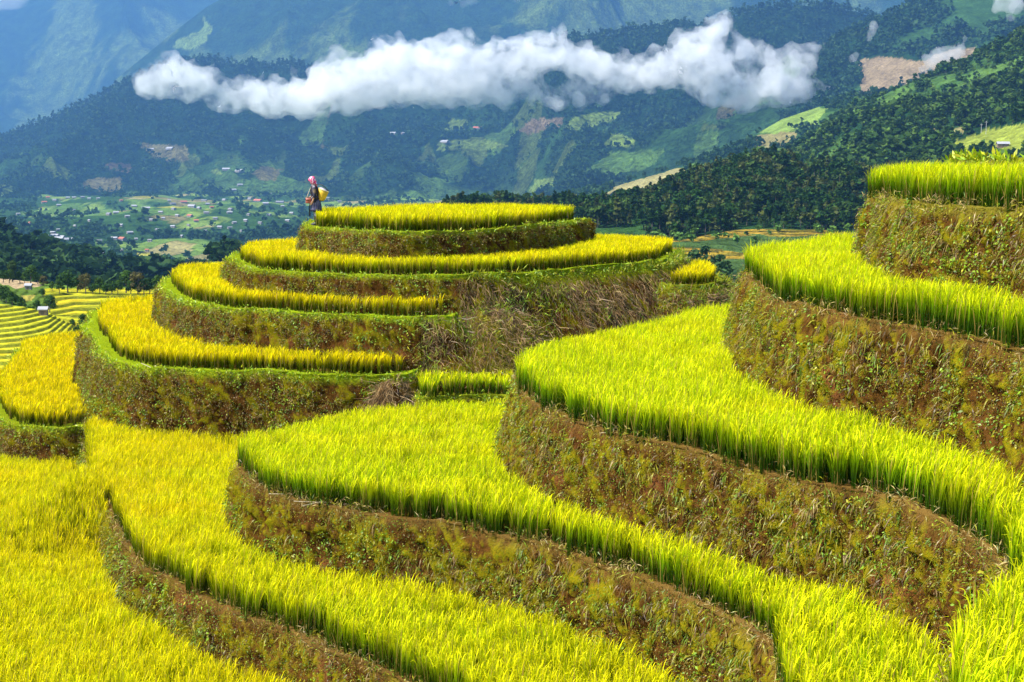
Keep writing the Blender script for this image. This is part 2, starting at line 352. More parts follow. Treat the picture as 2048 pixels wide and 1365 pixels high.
LEAF_LO, LEAF_MID, LEAF_HI = np.array([0.035, 0.10, 0.006]), np.array([0.26, 0.46, 0.003]), np.array([0.66, 0.90, 0.003])  # LO tones: dark green stems, deepened further to paint shade into the gaps
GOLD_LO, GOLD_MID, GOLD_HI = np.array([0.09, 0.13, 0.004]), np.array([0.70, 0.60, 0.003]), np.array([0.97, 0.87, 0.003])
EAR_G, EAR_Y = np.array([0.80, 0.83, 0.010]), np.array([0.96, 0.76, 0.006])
def build_rice(name, pts, z, hs, ripe, lod, label, cat='rice field'):
    rr = np.random.default_rng(len(pts)); pid = rr.integers(0, 10, len(pts))
    rot = rr.uniform(0, 6.283, len(pts)); hs = hs * rr.uniform(0.9, 1.08, len(pts)); ws = rr.uniform(0.85, 1.2, len(pts))
    lx = 0.03 * fbm(pts[:, 0] / 1.5, pts[:, 1] / 1.5, 77) + 0.02; ly = 0.03 * fbm(pts[:, 0] / 1.5, pts[:, 1] / 1.5, 78)
    Vs = []; Fs = []; Cs = []; base = 0
    for k in range(10):
        m = pid == k; n = int(m.sum())
        if not n: continue
        v, f, a = PRO[lod][k]
        c, s = np.cos(rot[m])[:, None], np.sin(rot[m])[:, None]
        zz = v[None, :, 2] * hs[m][:, None]
        x = (v[None, :, 0] * c - v[None, :, 1] * s) * ws[m][:, None] + pts[m][:, 0:1] + lx[m][:, None] * (zz * 2) ** 2
        y = (v[None, :, 0] * s + v[None, :, 1] * c) * ws[m][:, None] + pts[m][:, 1:2] + ly[m][:, None] * (zz * 2) ** 2
        Vs.append(np.stack([x, y, zz + z[m][:, None]], -1).reshape(-1, 3))
        Fs.append((f[None] + (base + np.arange(n) * len(v))[:, None, None]).reshape(-1, 3)); base += n * len(v)
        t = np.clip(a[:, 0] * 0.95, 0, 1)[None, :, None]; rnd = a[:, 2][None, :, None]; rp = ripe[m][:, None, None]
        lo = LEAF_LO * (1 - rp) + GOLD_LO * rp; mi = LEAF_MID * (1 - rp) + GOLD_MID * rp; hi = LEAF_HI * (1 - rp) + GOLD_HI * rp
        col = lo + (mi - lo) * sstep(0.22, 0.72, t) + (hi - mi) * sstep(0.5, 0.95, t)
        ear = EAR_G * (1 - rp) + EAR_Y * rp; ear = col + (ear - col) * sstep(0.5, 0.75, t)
        col = np.where(a[:, 1][None, :, None] == 1, ear, col)
        dryl = (rnd > 0.86) & (a[:, 1][None, :, None] == 0)
        col = np.where(dryl, np.array([0.55, 0.38, 0.08]) * (0.4 + 0.6 * t), col)
        col = col * (0.55 + 0.65 * rnd) * (0.78 + 0.44 * rr.random(n))[:, None, None]
        Cs.append(col.reshape(-1, 3))
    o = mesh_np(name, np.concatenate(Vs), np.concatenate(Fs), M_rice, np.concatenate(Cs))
    tag(o, label, cat, kind='stuff'); return o
def rice(key, above, step, h, ripe, lod, label, inset=0.42, u0=-300, u1=2500, hfun=None, climb=None, near_edge=None):
    t = T[key]; r = t['r']; lo, hi = r.min(0), r.max(0)
    hi[1] = min(hi[1], 70); lo[1] = max(lo[1], 7)
    xs = np.arange(lo[0], hi[0], step); ys = np.arange(lo[1], hi[1], step)
    A, B = np.meshgrid(xs, ys); B = B + 0.4 * step * fbm(A / 1.3, B / 1.3, 4); p = np.column_stack([A.ravel(), B.ravel()])
    p = p + rng.uniform(-0.32, 0.32, p.shape) * step
    U, V0 = project(p[:, 0], p[:, 1], -t['H'] + h); p = p[(U > u0) & (U < u1) & (V0 < 1440)]
    p = p[inside(p, r[::2])]; D, I = dist_to(p, r[::2]); ins_ = inset if not near_edge else np.where(near_edge(p), 0.02, inset); p = p[D > (ins_[D > -1] if near_edge else ins_) + 0.07 * fbm(p[:, 0] / 0.7, p[:, 1] / 0.7, 8)]
    if key == 'F0': p = p[~((p[:, 1] > 36.9 + 0.3 * (p[:, 0] + 12)) & (p[:, 0] > -13.1 + 0.12 * (p[:, 1] - 38)))]
    for k in above:
        q = T[k]; ins = inside(p, q['r'][::2]); p = p[~ins]; D, I = dist_to(p, q['r'][::2])
        dz = np.minimum(t['H'] - q['H'], q['dp'][::2][I]); p = p[(D > q['sl'][::2][I] * dz + 0.06) | ((climb(p) > 0.3) & (k == 'F1') if climb else False)]
    gap = (fbm(p[:, 0] / 0.5, p[:, 1] / 0.5, 57, 2) > 0.66) & (rng.random(len(p)) < 0.7); p = p[~gap]
    print("rice", key, len(p))
    hs = (h / 0.7) * (1 + 0.07 * fbm(p[:, 0] / 1.6, p[:, 1] / 1.6, 21) + 0.05 * fbm(p[:, 0] / 0.5, p[:, 1] / 0.5, 22)) * np.ones(len(p))
    if hfun: hs = hs * hfun(p)
    rp = np.clip(ripe(p) + 0.22 * fbm(p[:, 0] / 2.5, p[:, 1] / 1.2, 31) + 0.16 * fbm(p[:, 0] / 0.35, p[:, 1] / 0.35, 33), 0, 1)
    z = np.full(len(p), -t['H'] - 0.02)
    if climb:
        D, I = dist_to(p, T['F1']['r'][::2]); z = z + climb(p) * np.clip(1.5 * (1 - D / (2.8 - 1.7 * sstep(34.5, 36.5, p[:, 1]))), 0, 1.30)
    return build_rice("rice_field", p, z, hs, rp, lod, label)
yel = lambda a: (lambda p: np.full(len(p), a))
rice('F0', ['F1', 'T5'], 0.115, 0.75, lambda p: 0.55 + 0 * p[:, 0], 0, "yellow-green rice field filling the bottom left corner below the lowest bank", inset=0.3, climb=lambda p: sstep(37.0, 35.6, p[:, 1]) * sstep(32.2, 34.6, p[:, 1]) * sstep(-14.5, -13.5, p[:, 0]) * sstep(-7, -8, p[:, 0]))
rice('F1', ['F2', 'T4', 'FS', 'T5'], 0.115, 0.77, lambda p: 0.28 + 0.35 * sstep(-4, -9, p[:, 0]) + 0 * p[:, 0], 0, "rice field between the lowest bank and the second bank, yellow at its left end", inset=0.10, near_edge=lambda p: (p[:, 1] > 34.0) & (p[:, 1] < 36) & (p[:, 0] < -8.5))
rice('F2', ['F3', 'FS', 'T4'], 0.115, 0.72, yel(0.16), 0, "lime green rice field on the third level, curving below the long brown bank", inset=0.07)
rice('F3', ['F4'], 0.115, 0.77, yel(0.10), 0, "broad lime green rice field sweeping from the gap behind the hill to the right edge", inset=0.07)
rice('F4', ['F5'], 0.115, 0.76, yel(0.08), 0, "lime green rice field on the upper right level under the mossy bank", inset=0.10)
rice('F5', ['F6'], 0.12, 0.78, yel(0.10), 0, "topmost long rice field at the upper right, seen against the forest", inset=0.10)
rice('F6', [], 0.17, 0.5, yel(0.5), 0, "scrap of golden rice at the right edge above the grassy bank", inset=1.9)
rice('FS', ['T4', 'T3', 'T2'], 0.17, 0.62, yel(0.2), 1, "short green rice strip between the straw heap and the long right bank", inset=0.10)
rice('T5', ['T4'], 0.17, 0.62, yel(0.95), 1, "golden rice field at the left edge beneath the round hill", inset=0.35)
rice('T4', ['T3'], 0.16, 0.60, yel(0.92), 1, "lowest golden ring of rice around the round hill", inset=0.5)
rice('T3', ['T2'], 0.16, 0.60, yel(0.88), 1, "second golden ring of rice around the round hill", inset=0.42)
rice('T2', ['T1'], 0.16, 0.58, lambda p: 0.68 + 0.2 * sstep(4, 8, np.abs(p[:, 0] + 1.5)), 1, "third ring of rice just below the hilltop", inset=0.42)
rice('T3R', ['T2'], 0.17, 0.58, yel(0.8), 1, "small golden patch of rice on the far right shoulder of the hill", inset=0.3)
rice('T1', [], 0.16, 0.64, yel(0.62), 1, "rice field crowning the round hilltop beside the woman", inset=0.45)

# ------------------------------------------------------------------ weeds, short grass and straw on the banks
def leaf_cloud(name, P0, Nn, n_each, size, cols, mat, label, spread=0.06, hang=0.3, long=1.6, cat='weeds', r=None):
    """n_each small folded leaves about every point, facing roughly along the bank's normal"""
    r = r or np.random.default_rng(len(P0)); n = len(P0) * n_each
    c = np.repeat(P0, n_each, 0) + r.normal(0, spread, (n, 3)); nn = np.repeat(Nn, n_each, 0)
    c = c + nn * r.uniform(0.0, 0.05, (n, 1))
    d = r.normal(0, 1, (n, 3)) + nn * 0.8; d[:, 2] -= hang; d /= np.linalg.norm(d, axis=1)[:, None]
    e = np.cross(d, nn + r.normal(0, 0.6, (n, 3))); e /= np.linalg.norm(e, axis=1)[:, None] + 1e-9
    L = size * r.uniform(0.5, 1.4, (n, 1)); ww = L / long / 2
    V = np.stack([c, c + d * L * 0.5 + e * ww, c + d * L + np.array([0, 0, -0.25]) * L * hang, c + d * L * 0.5 - e * ww], 1).reshape(-1, 3)
    F = np.arange(n * 4).reshape(-1, 4)
    ci = np.repeat(r.integers(0, len(cols), len(P0)), n_each); col = np.array(cols)[ci] * r.uniform(0.6, 1.25, (n, 1))
    o = mesh_np(name, V, F, mat, np.repeat(col, 4, 0)); tag(o, label, cat, kind='stuff'); return o
def bank_points(key, dens, lo=0.0, hi=1.0, mask=None, seed=0):
    t = T[key]; r = np.random.default_rng(seed + 99); G = t['V'].reshape(t['nrow'], t['m'], 3)[5:]; nr = G.shape[0]
    wallarea = t['m'] * t['ds'] * np.mean(t['dp']) * 1.05 * (hi - lo); n = int(wallarea * dens)
    j = r.integers(0, t['m'], n); f = r.uniform(lo, hi, n) * (nr - 1.001); i = f.astype(int); a = (f - i)[:, None]
    p = G[i, j] * (1 - a) + G[i + 1, j] * a
    nn = np.column_stack([t['n'][j], np.full(n, 0.35)]); nn /= np.linalg.norm(nn, axis=1)[:, None]
    U, V0 = project(p[:, 0], p[:, 1], p[:, 2]); ok = (U > -250) & (U < 2450) & (V0 < 1440) & (p[:, 1] > 6)
    ok &= (nn * -p).sum(1) / np.linalg.norm(p, axis=1) > -0.25
    if mask is not None: ok &= mask(p, f / nr, r.random(n))
    return p[ok], nn[ok]
Y1, Y2, G1, G2, G3, BR, TN = (0.36, 0.34, 0.010), (0.24, 0.23, 0.008), (0.14, 0.24, 0.012), (0.07, 0.14, 0.01), (0.26, 0.42, 0.015), (0.20, 0.12, 0.03), (0.45, 0.34, 0.12)
def rim_points(key, seed=0, dens=60):
    t = T[key]; r = np.random.default_rng(seed); n = int(t['m'] * t['ds'] * dens); j = r.integers(0, t['m'], n); off = r.uniform(-0.35, 0.1, n)
    p = t['V'].reshape(t['nrow'], t['m'], 3)[4][j] + np.column_stack([t['n'][j] * off[:, None], 0.01 - np.clip(off, 0, 1) * 0.6]); U, V0 = project(p[:, 0], p[:, 1], p[:, 2])
    ok = (U > -250) & (U < 2450) & (V0 < 1440) & (p[:, 1] > 6) & (r.random(n) < 0.25 + 0.75 * sstep(0.4, 0.6, 0.5 + 0.5 * fbm(p[:, 0] / 0.9, p[:, 1] / 0.9, seed)))
    return p[ok], np.tile([0, 0, 1.0], (int(ok.sum()), 1))
def patchy(sc, thr, seed, w=0.12):
    return lambda p, f, q: q < sstep(thr - w, thr + w, 0.5 + 0.5 * fbm((p[:, 0] + p[:, 1] * 0.6) / sc, p[:, 2] / sc * 1.3 + seed, seed, 4))
dull = lambda c: c
spec = {'F1': ('weeds spotting the lowest earth bank in the foreground', 1.0), 'F2': ('green weeds and moss on the second earth bank', 1.1),
        'F3': ('weeds hanging on the third earth bank on the right', 1.0), 'F4': ('weeds on the reddish fourth bank on the right', 0.9), 'F5': ('olive weeds on the topmost long bank', 1.3),
        'F6': ('bushy yellow green weeds on the short bank at the upper right edge', 2.5), 'T5': ('weeds on the bank under the leftmost golden field', 1.2), 'T4': ('green weeds over the tall bank at the foot of the hill', 1.5),
        'T3': ('weeds on the third bank of the round hill', 1.0), 'T2': ('weeds on the bank below the third ring of rice', 1.2), 'T1': ('dense weeds on the bank under the hilltop field', 1.6),
        'T3R': ('weeds on the hill shoulder at the right', 1.5), 'FS': ('weeds under the short green rice strip', 1.0)}
for n_, (key, (lab, k)) in enumerate(spec.items()):
    k = k * (0.6 if key in ('T2', 'T3R') else 1)
    far = key[0] == 'T' or key == 'FS'
    a, an = bank_points(key, 55 * k, mask=patchy(0.55, 0.46 if not far else 0.54, n_ * 3 + 1), seed=n_)              # leafy weeds in patches
    b, bn = bank_points(key, (90 if not far else 60) * k, mask=patchy(1.2, 0.40, n_ * 3 + 2), seed=n_ + 50)          # moss and small stuff nearly everywhere
    pts = np.concatenate([a, b]); nn = np.concatenate([an, bn])
    cols = [Y1, Y2, Y2, G1, G1, G2, G3, BR, (0.26, 0.2, 0.015), (0.12, 0.08, 0.015)] if not far else [Y2, (0.26, 0.2, 0.015), G1, BR, (0.2, 0.16, 0.015), G2, BR, BR, (0.24, 0.17, 0.02), Y2, (0.10, 0.07, 0.015)]
    if key in ('F5', 'F4', 'F3'): cols = [Y1, Y2, Y2, (0.3, 0.22, 0.01), G1, G2, BR, BR, (0.13, 0.08, 0.015), G3]
    leaf_cloud("bank_weeds", pts, nn, 9, 0.052 if far else 0.034, cols, M_weed, lab, spread=0.05, long=2.2, hang=0.6)
    if not far:
        h_, hn = bank_points(key, 45 * k, 0.02, 0.9, mask=patchy(0.8, 0.5, n_ * 3 + 11), seed=n_ + 250)
        leaf_cloud("hanging_grass", h_, hn, 6, 0.15, [BR, (0.28, 0.2, 0.06), (0.22, 0.2, 0.015), G1, (0.3, 0.28, 0.02), (0.1, 0.06, 0.015), Y2], M_weed, {'F1': 'thin grass hanging down the lowest earth bank', 'F2': 'thin grass hanging down the second earth bank', 'F3': 'thin grass hanging down the third bank on the right', 'F4': 'thin grass hanging down the reddish fourth bank', 'F5': 'thin grass hanging down the topmost long bank', 'F6': 'thin grass hanging from the short bank at the upper right edge'}[key], 0.03, 1.6, 9, 'grass')
    e_, en = bank_points(key, 30 * k, mask=patchy(0.6, 0.60, n_ * 3 + 7, 0.05), seed=n_ + 150)
    leaf_cloud("bank_plants", e_, en, 9, 0.06, [G3, G1, Y1, (0.2, 0.34, 0.015)], M_weed, lab.replace('weeds', 'leafy plants').replace('dense ', '').replace('green leafy', 'leafy').replace('bushy yellow green grass', 'leafy plants').replace(' and moss', ''), spread=0.055, long=1.9, hang=0.5, cat='plants')
    if key == 'T3R': continue
    # fringe along the rim
    c, cn = rim_points(key, seed=n_ + 80) if not (far or key == 'F6') else bank_points(key, 220, 0.0, 0.05, mask=lambda p, f, q: q < 0.9, seed=n_ + 80)
    if far or key == 'F6':
        cn = cn * 0.4 + np.array([0, 0, 1.0]); leaf_cloud("rim_grass", c, cn, 4, 0.10 if key != 'F6' else 0.2, [G3, (0.5, 0.55, 0.01), Y1, (0.4, 0.52, 0.012), G3], M_weed, {'F6': 'tall yellow green grass topping the bank at the upper right edge', 'T5': 'short grass along the rim of the leftmost golden field', 'T4': 'bright green grass path rimming the lowest hill bank', 'T3': 'bright grass rim above the third hill bank', 'T2': 'thin grass rim under the third ring of rice', 'T1': 'grass rim round the hilltop field at the woman\'s feet', 'T3R': 'grass rim of the small golden patch on the hill shoulder', 'FS': 'grass rim in front of the short green rice strip'}[key], 0.05, 0.0, 3.5, 'grass')
    else:
        cn = cn * 0.6 + np.array([0, 0, 0.6]); leaf_cloud("rim_litter", c, cn, 5, 0.12, [TN, BR, TN, (0.3, 0.22, 0.08), Y2, Y2, Y1, G1], M_straw, {'F1': 'dry straw and roots on the rim of the lowest bank', 'F2': 'dry straw and litter on the rim of the second bank', 'F3': 'dry straw and litter on the rim of the third bank', 'F4': 'dry straw along the rim of the reddish fourth bank', 'F5': 'dry grass along the rim of the topmost long bank'}[key], 0.06, 0.5, 9, 'straw')

def straws(name, P0, D0, L, wid, cols, label, seed=1):
    """long dry stalks lying down the slope, each bent in the middle"""
    r = np.random.default_rng(seed); n = len(P0); d = D0 + r.normal(0, 0.45, (n, 3)); d /= np.linalg.norm(d, axis=1)[:, None]
    e = np.cross(d, [0.2, -1, 0.5]); e /= np.linalg.norm(e, axis=1)[:, None]; LL = L * r.uniform(0.4, 1.3, (n, 1)); ww = wid * r.uniform(0.5, 1.3, (n, 1))
    b1 = P0 + d * LL * 0.5 + r.normal(0, 0.12, (n, 3)) * LL + np.array([0, 0, 0.10]) * LL; b2 = P0 + d * LL + r.normal(0, 0.2, (n, 3)) * LL
    V = np.stack([P0 - e * ww, P0 + e * ww, b1 + e * ww, b1 - e * ww, b2 + e * ww * 0.4, b2 - e * ww * 0.4], 1).reshape(-1, 3)
    i = (np.arange(n) * 6)[:, None]; F = np.concatenate([i + np.array([0, 1, 2, 3]), i + np.array([3, 2, 4, 5])])
    col = np.array(cols)[r.integers(0, len(cols), n)] * r.uniform(0.5, 1.3, (n, 1))
    o = mesh_np(name, V, F, M_straw, np.repeat(col, 6, 0)); tag(o, label, 'dead grass', kind='stuff'); return o
SC = [(0.30, 0.18, 0.07), (0.17, 0.095, 0.035), (0.42, 0.28, 0.12), (0.10, 0.06, 0.025), (0.18, 0.17, 0.02), (0.22, 0.13, 0.05)]
A, An = bank_points('T2', 900, 0.06, 0.9, mask=lambda p, f, q: (p[:, 0] > -1.6) & (q < 0.22 + 0.78 * sstep(0.42, 0.58, 0.5 + 0.5 * fbm(p[:, 0] / 1.4, p[:, 2] / 1.1, 5))), seed=301)
straws("dead_grass", A + An * 0.04, An * 0.2 + np.array([0.12, -0.25, -1.3]), 0.42, 0.0065, SC, 'mat of dead brown grass on the slumped slope right of the round hill', 3)
B_, Bn = bank_points('T3', 420, 0.0, 0.9, mask=lambda p, f, q: (p[:, 0] > -2.6) & (p[:, 1] < 50) & (q < 0.7), seed=302)
straws("dead_grass", B_ + Bn * 0.04, Bn * 0.3 + np.array([-0.1, -0.2, -0.7]), 0.4, 0.0065, SC[:4] + [(0.3, 0.36, 0.03)], 'tangle of dead stalks where the second ring of rice ends', 4)
C_, Cn = bank_points('T3R', 800, 0.05, 0.9, mask=lambda p, f, q: (q < 0.5), seed=303)
straws("dead_grass", C_ + Cn * 0.04, Cn * 0.3 + np.array([0.1, -0.2, -0.7]), 0.4, 0.0065, SC, 'dead grass hanging down the hill shoulder at the right', 5)
K_, Kn = bank_points('T3R', 70, 0.0, 0.5, seed=307)
leaf_cloud('slope_grass', K_, Kn * 0.4 + np.array([0, 0, 0.9]), 7, 0.2, [G3, G1, Y1, (0.3, 0.36, 0.02), BR], M_weed, 'green and brown grass round the small golden patch on the hill shoulder', 0.07, 0.2, 9, 'grass')
D_, Dn = bank_points('T2', 60, 0.0, 1.0, mask=lambda p, f, q: (p[:, 0] > -2.2) & (q < sstep(0.5, 0.62, 0.5 + 0.5 * fbm(p[:, 0] / 1.0, p[:, 2] / 0.8, 55))), seed=304)
E_, En = bank_points('T3', 25, 0.0, 1.0, mask=lambda p, f, q: (p[:, 0] > -3.0) & (p[:, 1] < 50) & (q < 0.5), seed=305)
leaf_cloud("slope_grass", np.concatenate([D_, E_]), np.concatenate([Dn, En]) * 0.4 + np.array([0, 0, 0.9]), 7, 0.22, [G3, G1, Y1, (0.3, 0.36, 0.02)], M_weed, 'fresh green grass growing through the dead mat on the slumped slope', 0.07, 0.2, 9, 'grass')
# the heap of cut stalks at the corner of the lowest hill bank
cx_, cy_ = -3.3, 39.15
hp = np.random.default_rng(8); th = hp.uniform(0, 6.283, 3500); ph = np.arccos(hp.uniform(0, 1, 3500)); rad = 0.9 + 0.25 * np.sin(th * 3)
HP = np.column_stack([cx_ + 0.62 * np.sin(ph) * np.cos(th) * rad, cy_ + 0.1 + 0.5 * np.sin(ph) * np.sin(th) * rad, -7.75 + 2.0 * np.cos(ph) ** 0.7 * (0.7 + 0.25 * np.cos(th * 2))])
straws("straw_heap", HP, np.column_stack([np.cos(th + 1.3), np.sin(th + 1.3), -0.5 + 0 * th]), 0.45, 0.008, SC[:4], 'heap of dead brown stalks beside the short green rice strip', 6)
q_ = 14; a_ = np.linspace(0, 2 * math.pi, 24, endpoint=False); V = []
for i in range(q_):
    f = i / (q_ - 1); V.append(np.column_stack([cx_ + 0.6 * math.cos(f * 1.45) * np.cos(a_) * (1 + 0.15 * np.sin(a_ * 3 + i)), cy_ + 0.1 + 0.5 * math.cos(f * 1.45) * np.sin(a_) * (1 + 0.1 * np.sin(a_ * 4)), np.full(24, -8.2 + 2.15 * f) + 0.06 * np.sin(a_ * 5 + i)]))
o = mesh_np("earth_mound", np.concatenate(V), grid_faces(q_, 24, True), HL, np.tile([0, 0, 0], (q_ * 24, 1)), smooth=True); o['kind'] = 'structure'

V = []; mx, my = -0.75, 43.0
for i in range(q_):
    f = i / (q_ - 1); V.append(np.column_stack([mx + 2.6 * math.cos(f * 1.5) * np.cos(a_) * (1 + 0.12 * np.sin(a_ * 3 + i * .2)), my + 2.9 * math.cos(f * 1.5) * np.sin(a_), np.full(24, -8.4 + 4.3 * math.sin(f * 1.5)) + 0.08 * np.sin(a_ * 5 + i)]))
V = np.concatenate(V); o = mesh_np("earth_mound", V, grid_faces(q_, 24, True), HL, np.tile([0, 0.2, 0], (q_ * 24, 1)), smooth=True); o['kind'] = 'structure'
th = hp.uniform(3.2, 6.3, 5200); f = hp.uniform(0, 0.98, 5200); MP = np.column_stack([mx + 2.62 * np.cos(f * 1.5) * np.cos(th), my + 2.92 * np.cos(f * 1.5) * np.sin(th), -8.38 + 4.32 * np.sin(f * 1.5)])
straws("dead_grass", MP, np.column_stack([np.cos(th) * .5, np.sin(th) * .5, -0.8 + 0 * th]), 0.42, 0.0065, SC, 'dead grass over the bulge between the short green strip and the slumped slope', 16)
leaf_cloud("slope_grass", MP[:350] + 0.02, np.tile([0, -.3, 0.9], (350, 1)), 6, 0.2, [G3, G1, Y1, (0.3, 0.36, 0.02)], M_weed, 'green grass on the bulge between the short green strip and the slumped slope', 0.07, 0.2, 9, 'grass')

# ------------------------------------------------------------------ far land
def voro(x, y, seed=0):
    ix = np.floor(x).astype(np.int64); iy = np.floor(y).astype(np.int64); best = np.full(x.shape, 9e9); bid = np.zeros(x.shape); d2 = np.full(x.shape, 9e9)
    for a in (-1, 0, 1):
        for b in (-1, 0, 1):
            jx, jy = ix + a, iy + b; px_ = jx + _h2(jx, jy, seed); py_ = jy + _h2(jx, jy, seed + 7); d = np.hypot(px_ - x, py_ - y); m = d < best
            d2 = np.where(m, best, np.minimum(d2, d)); bid = np.where(m, _h2(jx, jy, seed + 13), bid); best = np.where(m, d, best)
    return bid, d2 - best
def land_mat(name, sc, bump=1.0, bd=2.0, k=0.45):
    m, t, out = new_mat(name); g = N(t, "ShaderNodeNewGeometry"); at = N(t, "ShaderNodeVertexColor"); at.layer_name = "Col"
    f = noise(t, g.outputs["Position"], sc, 7, 0.7); f2 = noise(t, g.outputs["Position"], sc * 6, 4, 0.7)
    c = mix(t, 1.0, at.outputs[0], ramp(t, f, [(0.3, (1 - k,) * 3), (0.7, (1 + k,) * 3)]), 'MULTIPLY')
    c = mix(t, 1.0, c, ramp(t, f2, [(0.3, (1 - k,) * 3), (0.7, (1 + k,) * 3)]), 'MULTIPLY')
    b = N(t, "ShaderNodeBsdfDiffuse"); t.links.new(c, b.inputs[0]); bp = N(t, "ShaderNodeBump"); bp.inputs["Strength"].default_value = bump; bp.inputs["Distance"].default_value = bd
    ad = N(t, "ShaderNodeMath", operation='ADD'); t.links.new(f, ad.inputs[0]); t.links.new(f2, ad.inputs[1]); t.links.new(ad.outputs[0], bp.inputs["Height"]); t.links.new(bp.outputs[0], b.inputs["Normal"])
    t.links.new(b.outputs[0], out.inputs[0]); return m
M_near_land = land_mat("near_land", 0.25, 0.6, 0.3); M_mid_land = land_mat("mid_land", 0.03, 1.0, 6); M_far_land = land_mat("far_land", 0.012, 1.0, 45, 0.6)
FOR, FOR2, GRS, GRS2, TAN, BRN, YEL = map(np.array, [(0.016, 0.045, 0.014), (0.035, 0.085, 0.02), (0.10, 0.19, 0.035), (0.17, 0.25, 0.045), (0.27, 0.24, 0.09), (0.21, 0.155, 0.085), (0.38, 0.36, 0.05)])
def in_poly(u, v, poly):
    k = 1.0 if u.size < 10 else 1.0
    uu = u + 7 * fbm(u / 22, v / 14, 91, 3) + 2 * fbm(u / 5, v / 4, 93, 2); v = v + 3.5 * fbm(u / 18, v / 12, 92, 3); u = uu
    return inside(np.column_stack([u.ravel(), v.ravel()]), np.array(poly, float)).reshape(u.shape)
R_ = {}
def relief(name, us, rows, nu, nd, mat, color, amp=0, scale=300, rid=0, step=None, amp_edge=0.25, seed=0, pts_only=False, crest=1):
    """land between rows of (distance, screen height) pairs turned into true heights; the crest row is rows[crest]"""
    us = np.array(us, float); U = np.linspace(us[0], us[-1], nu)
    f = lambda a: np.full(nu, float(a)) if np.isscalar(a) else np.interp(U, us, np.array(a, float))
    Ds = []; Zs = []; Xs = []
    for d, v in rows:
        D = f(d); V = f(v); x, z = ray(U, V); Ds.append(D); Zs.append(z * D); Xs.append(x)
    Ds, Zs, Xs = map(np.array, (Ds, Zs, Xs)); K = len(rows) - 1; tt = np.linspace(0, K, nd); i = np.minimum(tt.astype(int), K - 1); a = (tt - i)[:, None]
    D = Ds[i] * (1 - a) + Ds[i + 1] * a; Z = Zs[i] * (1 - a) + Zs[i + 1] * a
    for _ in range(max(1, nd // 60)): Z[1:-1] = (Z[:-2] + 2 * Z[1:-1] + Z[2:]) / 4
    X = Xs.mean(0)[None, :] * D
    env = amp_edge + (1 - amp_edge) * np.clip(np.abs(tt - crest)[:, None] * 2.0, 0, 1)
    if crest == 3: env = env * sstep(0.3, 1.5, tt)[:, None]
    if amp: Z = Z + amp * env * fbm(X / scale, D / scale, seed, 5)
    if rid: Z = Z + rid * env * (ridged(X / scale * 0.8 + 0.3 * D / scale, D / scale * 0.5, seed + 3, 5) - 0.5)
    st = None
    if step:
        q = Z / step + 0.35 * fbm(X / 30, D / 30, seed + 8, 2); fr = q - np.floor(q); st = fr
        Z = Z + step * (np.floor(q) + sstep(0.72, 1.0, fr) - q)
    pu, pv = project(X, D, Z)
    col = color(X, D, Z, pu, pv, st, a * 0 + tt[:, None])
    V = np.column_stack([X.ravel(), D.ravel(), Z.ravel()])
    o = mesh_np(name, V, grid_faces(nd, nu), mat, col.reshape(-1, 3), smooth=True); o['kind'] = 'structure'
    R_[o.name] = dict(V=V, u=pu.ravel(), v=pv.ravel(), X=X, D=D, Z=Z, pu=pu, pv=pv, col=col, tt=tt); return R_[o.name]
def ground_at(rs, u, v):
    best = None
    for r in rs:
        d = np.hypot(r['u'] - u, r['v'] - v); i = np.where(d < d.min() + 2.5)[0]; j = i[r['V'][i, 1].argmin()]
        if best is None or d.min() < best[0] - 4: best = (d.min(), r['V'][j])
    return best[1]
def patches(X, D, base, sx, sy, seed, share, cols):
    """fields between forest: a patchwork of cells"""
    wx = X + 40 * fbm(X / 200, D / 200, seed); wy = D + 60 * fbm(X / 250, D / 250, seed + 1)
    bid, ed = voro(wx / sx, wy / sy, seed); c = base.copy(); m = bid < share; k = (bid / share * len(cols)).astype(int).clip(0, len(cols) - 1)
    c[m] = np.array(cols)[k[m]] * (0.85 + 0.3 * _h2((bid[m] * 9999).astype(np.int64), k[m].astype(np.int64), 5))[:, None]
    edge = (ed < 0.05) & m; c[edge] = FOR2; return c
def lerp3(a, b, f): return a + (b - a) * f[..., None]
# --- the stepped fields of the next hill, left
def col_step(X, D, Z, u, v, st, tt):
    tread = lerp3(np.array([0.60, 0.47, 0.02]) + 0 * X[..., None], np.array([0.44, 0.42, 0.02]) + 0 * X[..., None], sstep(0.3, 0.7, vnoise(X / 18, D / 10, 5)))
    c = lerp3(tread, np.array([0.14, 0.15, 0.012]) + 0 * X[..., None], sstep(0.62, 0.76, st)); c = lerp3(c, np.array([0.20, 0.22, 0.015]) + 0 * X[..., None], sstep(0.5, 0.1, st) * 0.75)
    return c
r1 = relief("stepped_hillside", [-260, -100, 0, 50, 100, 150, 175, 200, 240], [(170, [900, 900, 905, 905, 905, 910, 915, 920, 930]), (205, [770, 762, 757, 757, 760, 765, 772, 785, 800]), (262, [585, 595, 606, 612, 622, 648, 668, 700, 740]), (300, [620, 640, 650, 655, 670, 690, 720, 750, 790])], 260, 420, M_near_land, col_step, amp=0.3, scale=22, step=0.40, seed=3, crest=2)
def col_m2(X, D, Z, u, v, st, tt):
    c = col_step(X, D, Z, u, v, st, tt) * 0.8
    c[in_poly(u, v, [(-300, 500), (88, 560), (92, 640), (-300, 700)])] = np.array([0.08, 0.13, 0.02]); c[in_poly(u, v, [(2, 558), (40, 555), (78, 562), (80, 574), (30, 577), (0, 568)])] = BRN * 1.6
    c[in_poly(u, v, [(40, 590), (68, 588), (68, 602), (42, 604)])] = np.array([0.3, 0.26, 0.05]); m = v < 577; c[m & (u > 90)] = np.array([0.10, 0.17, 0.02]); return c
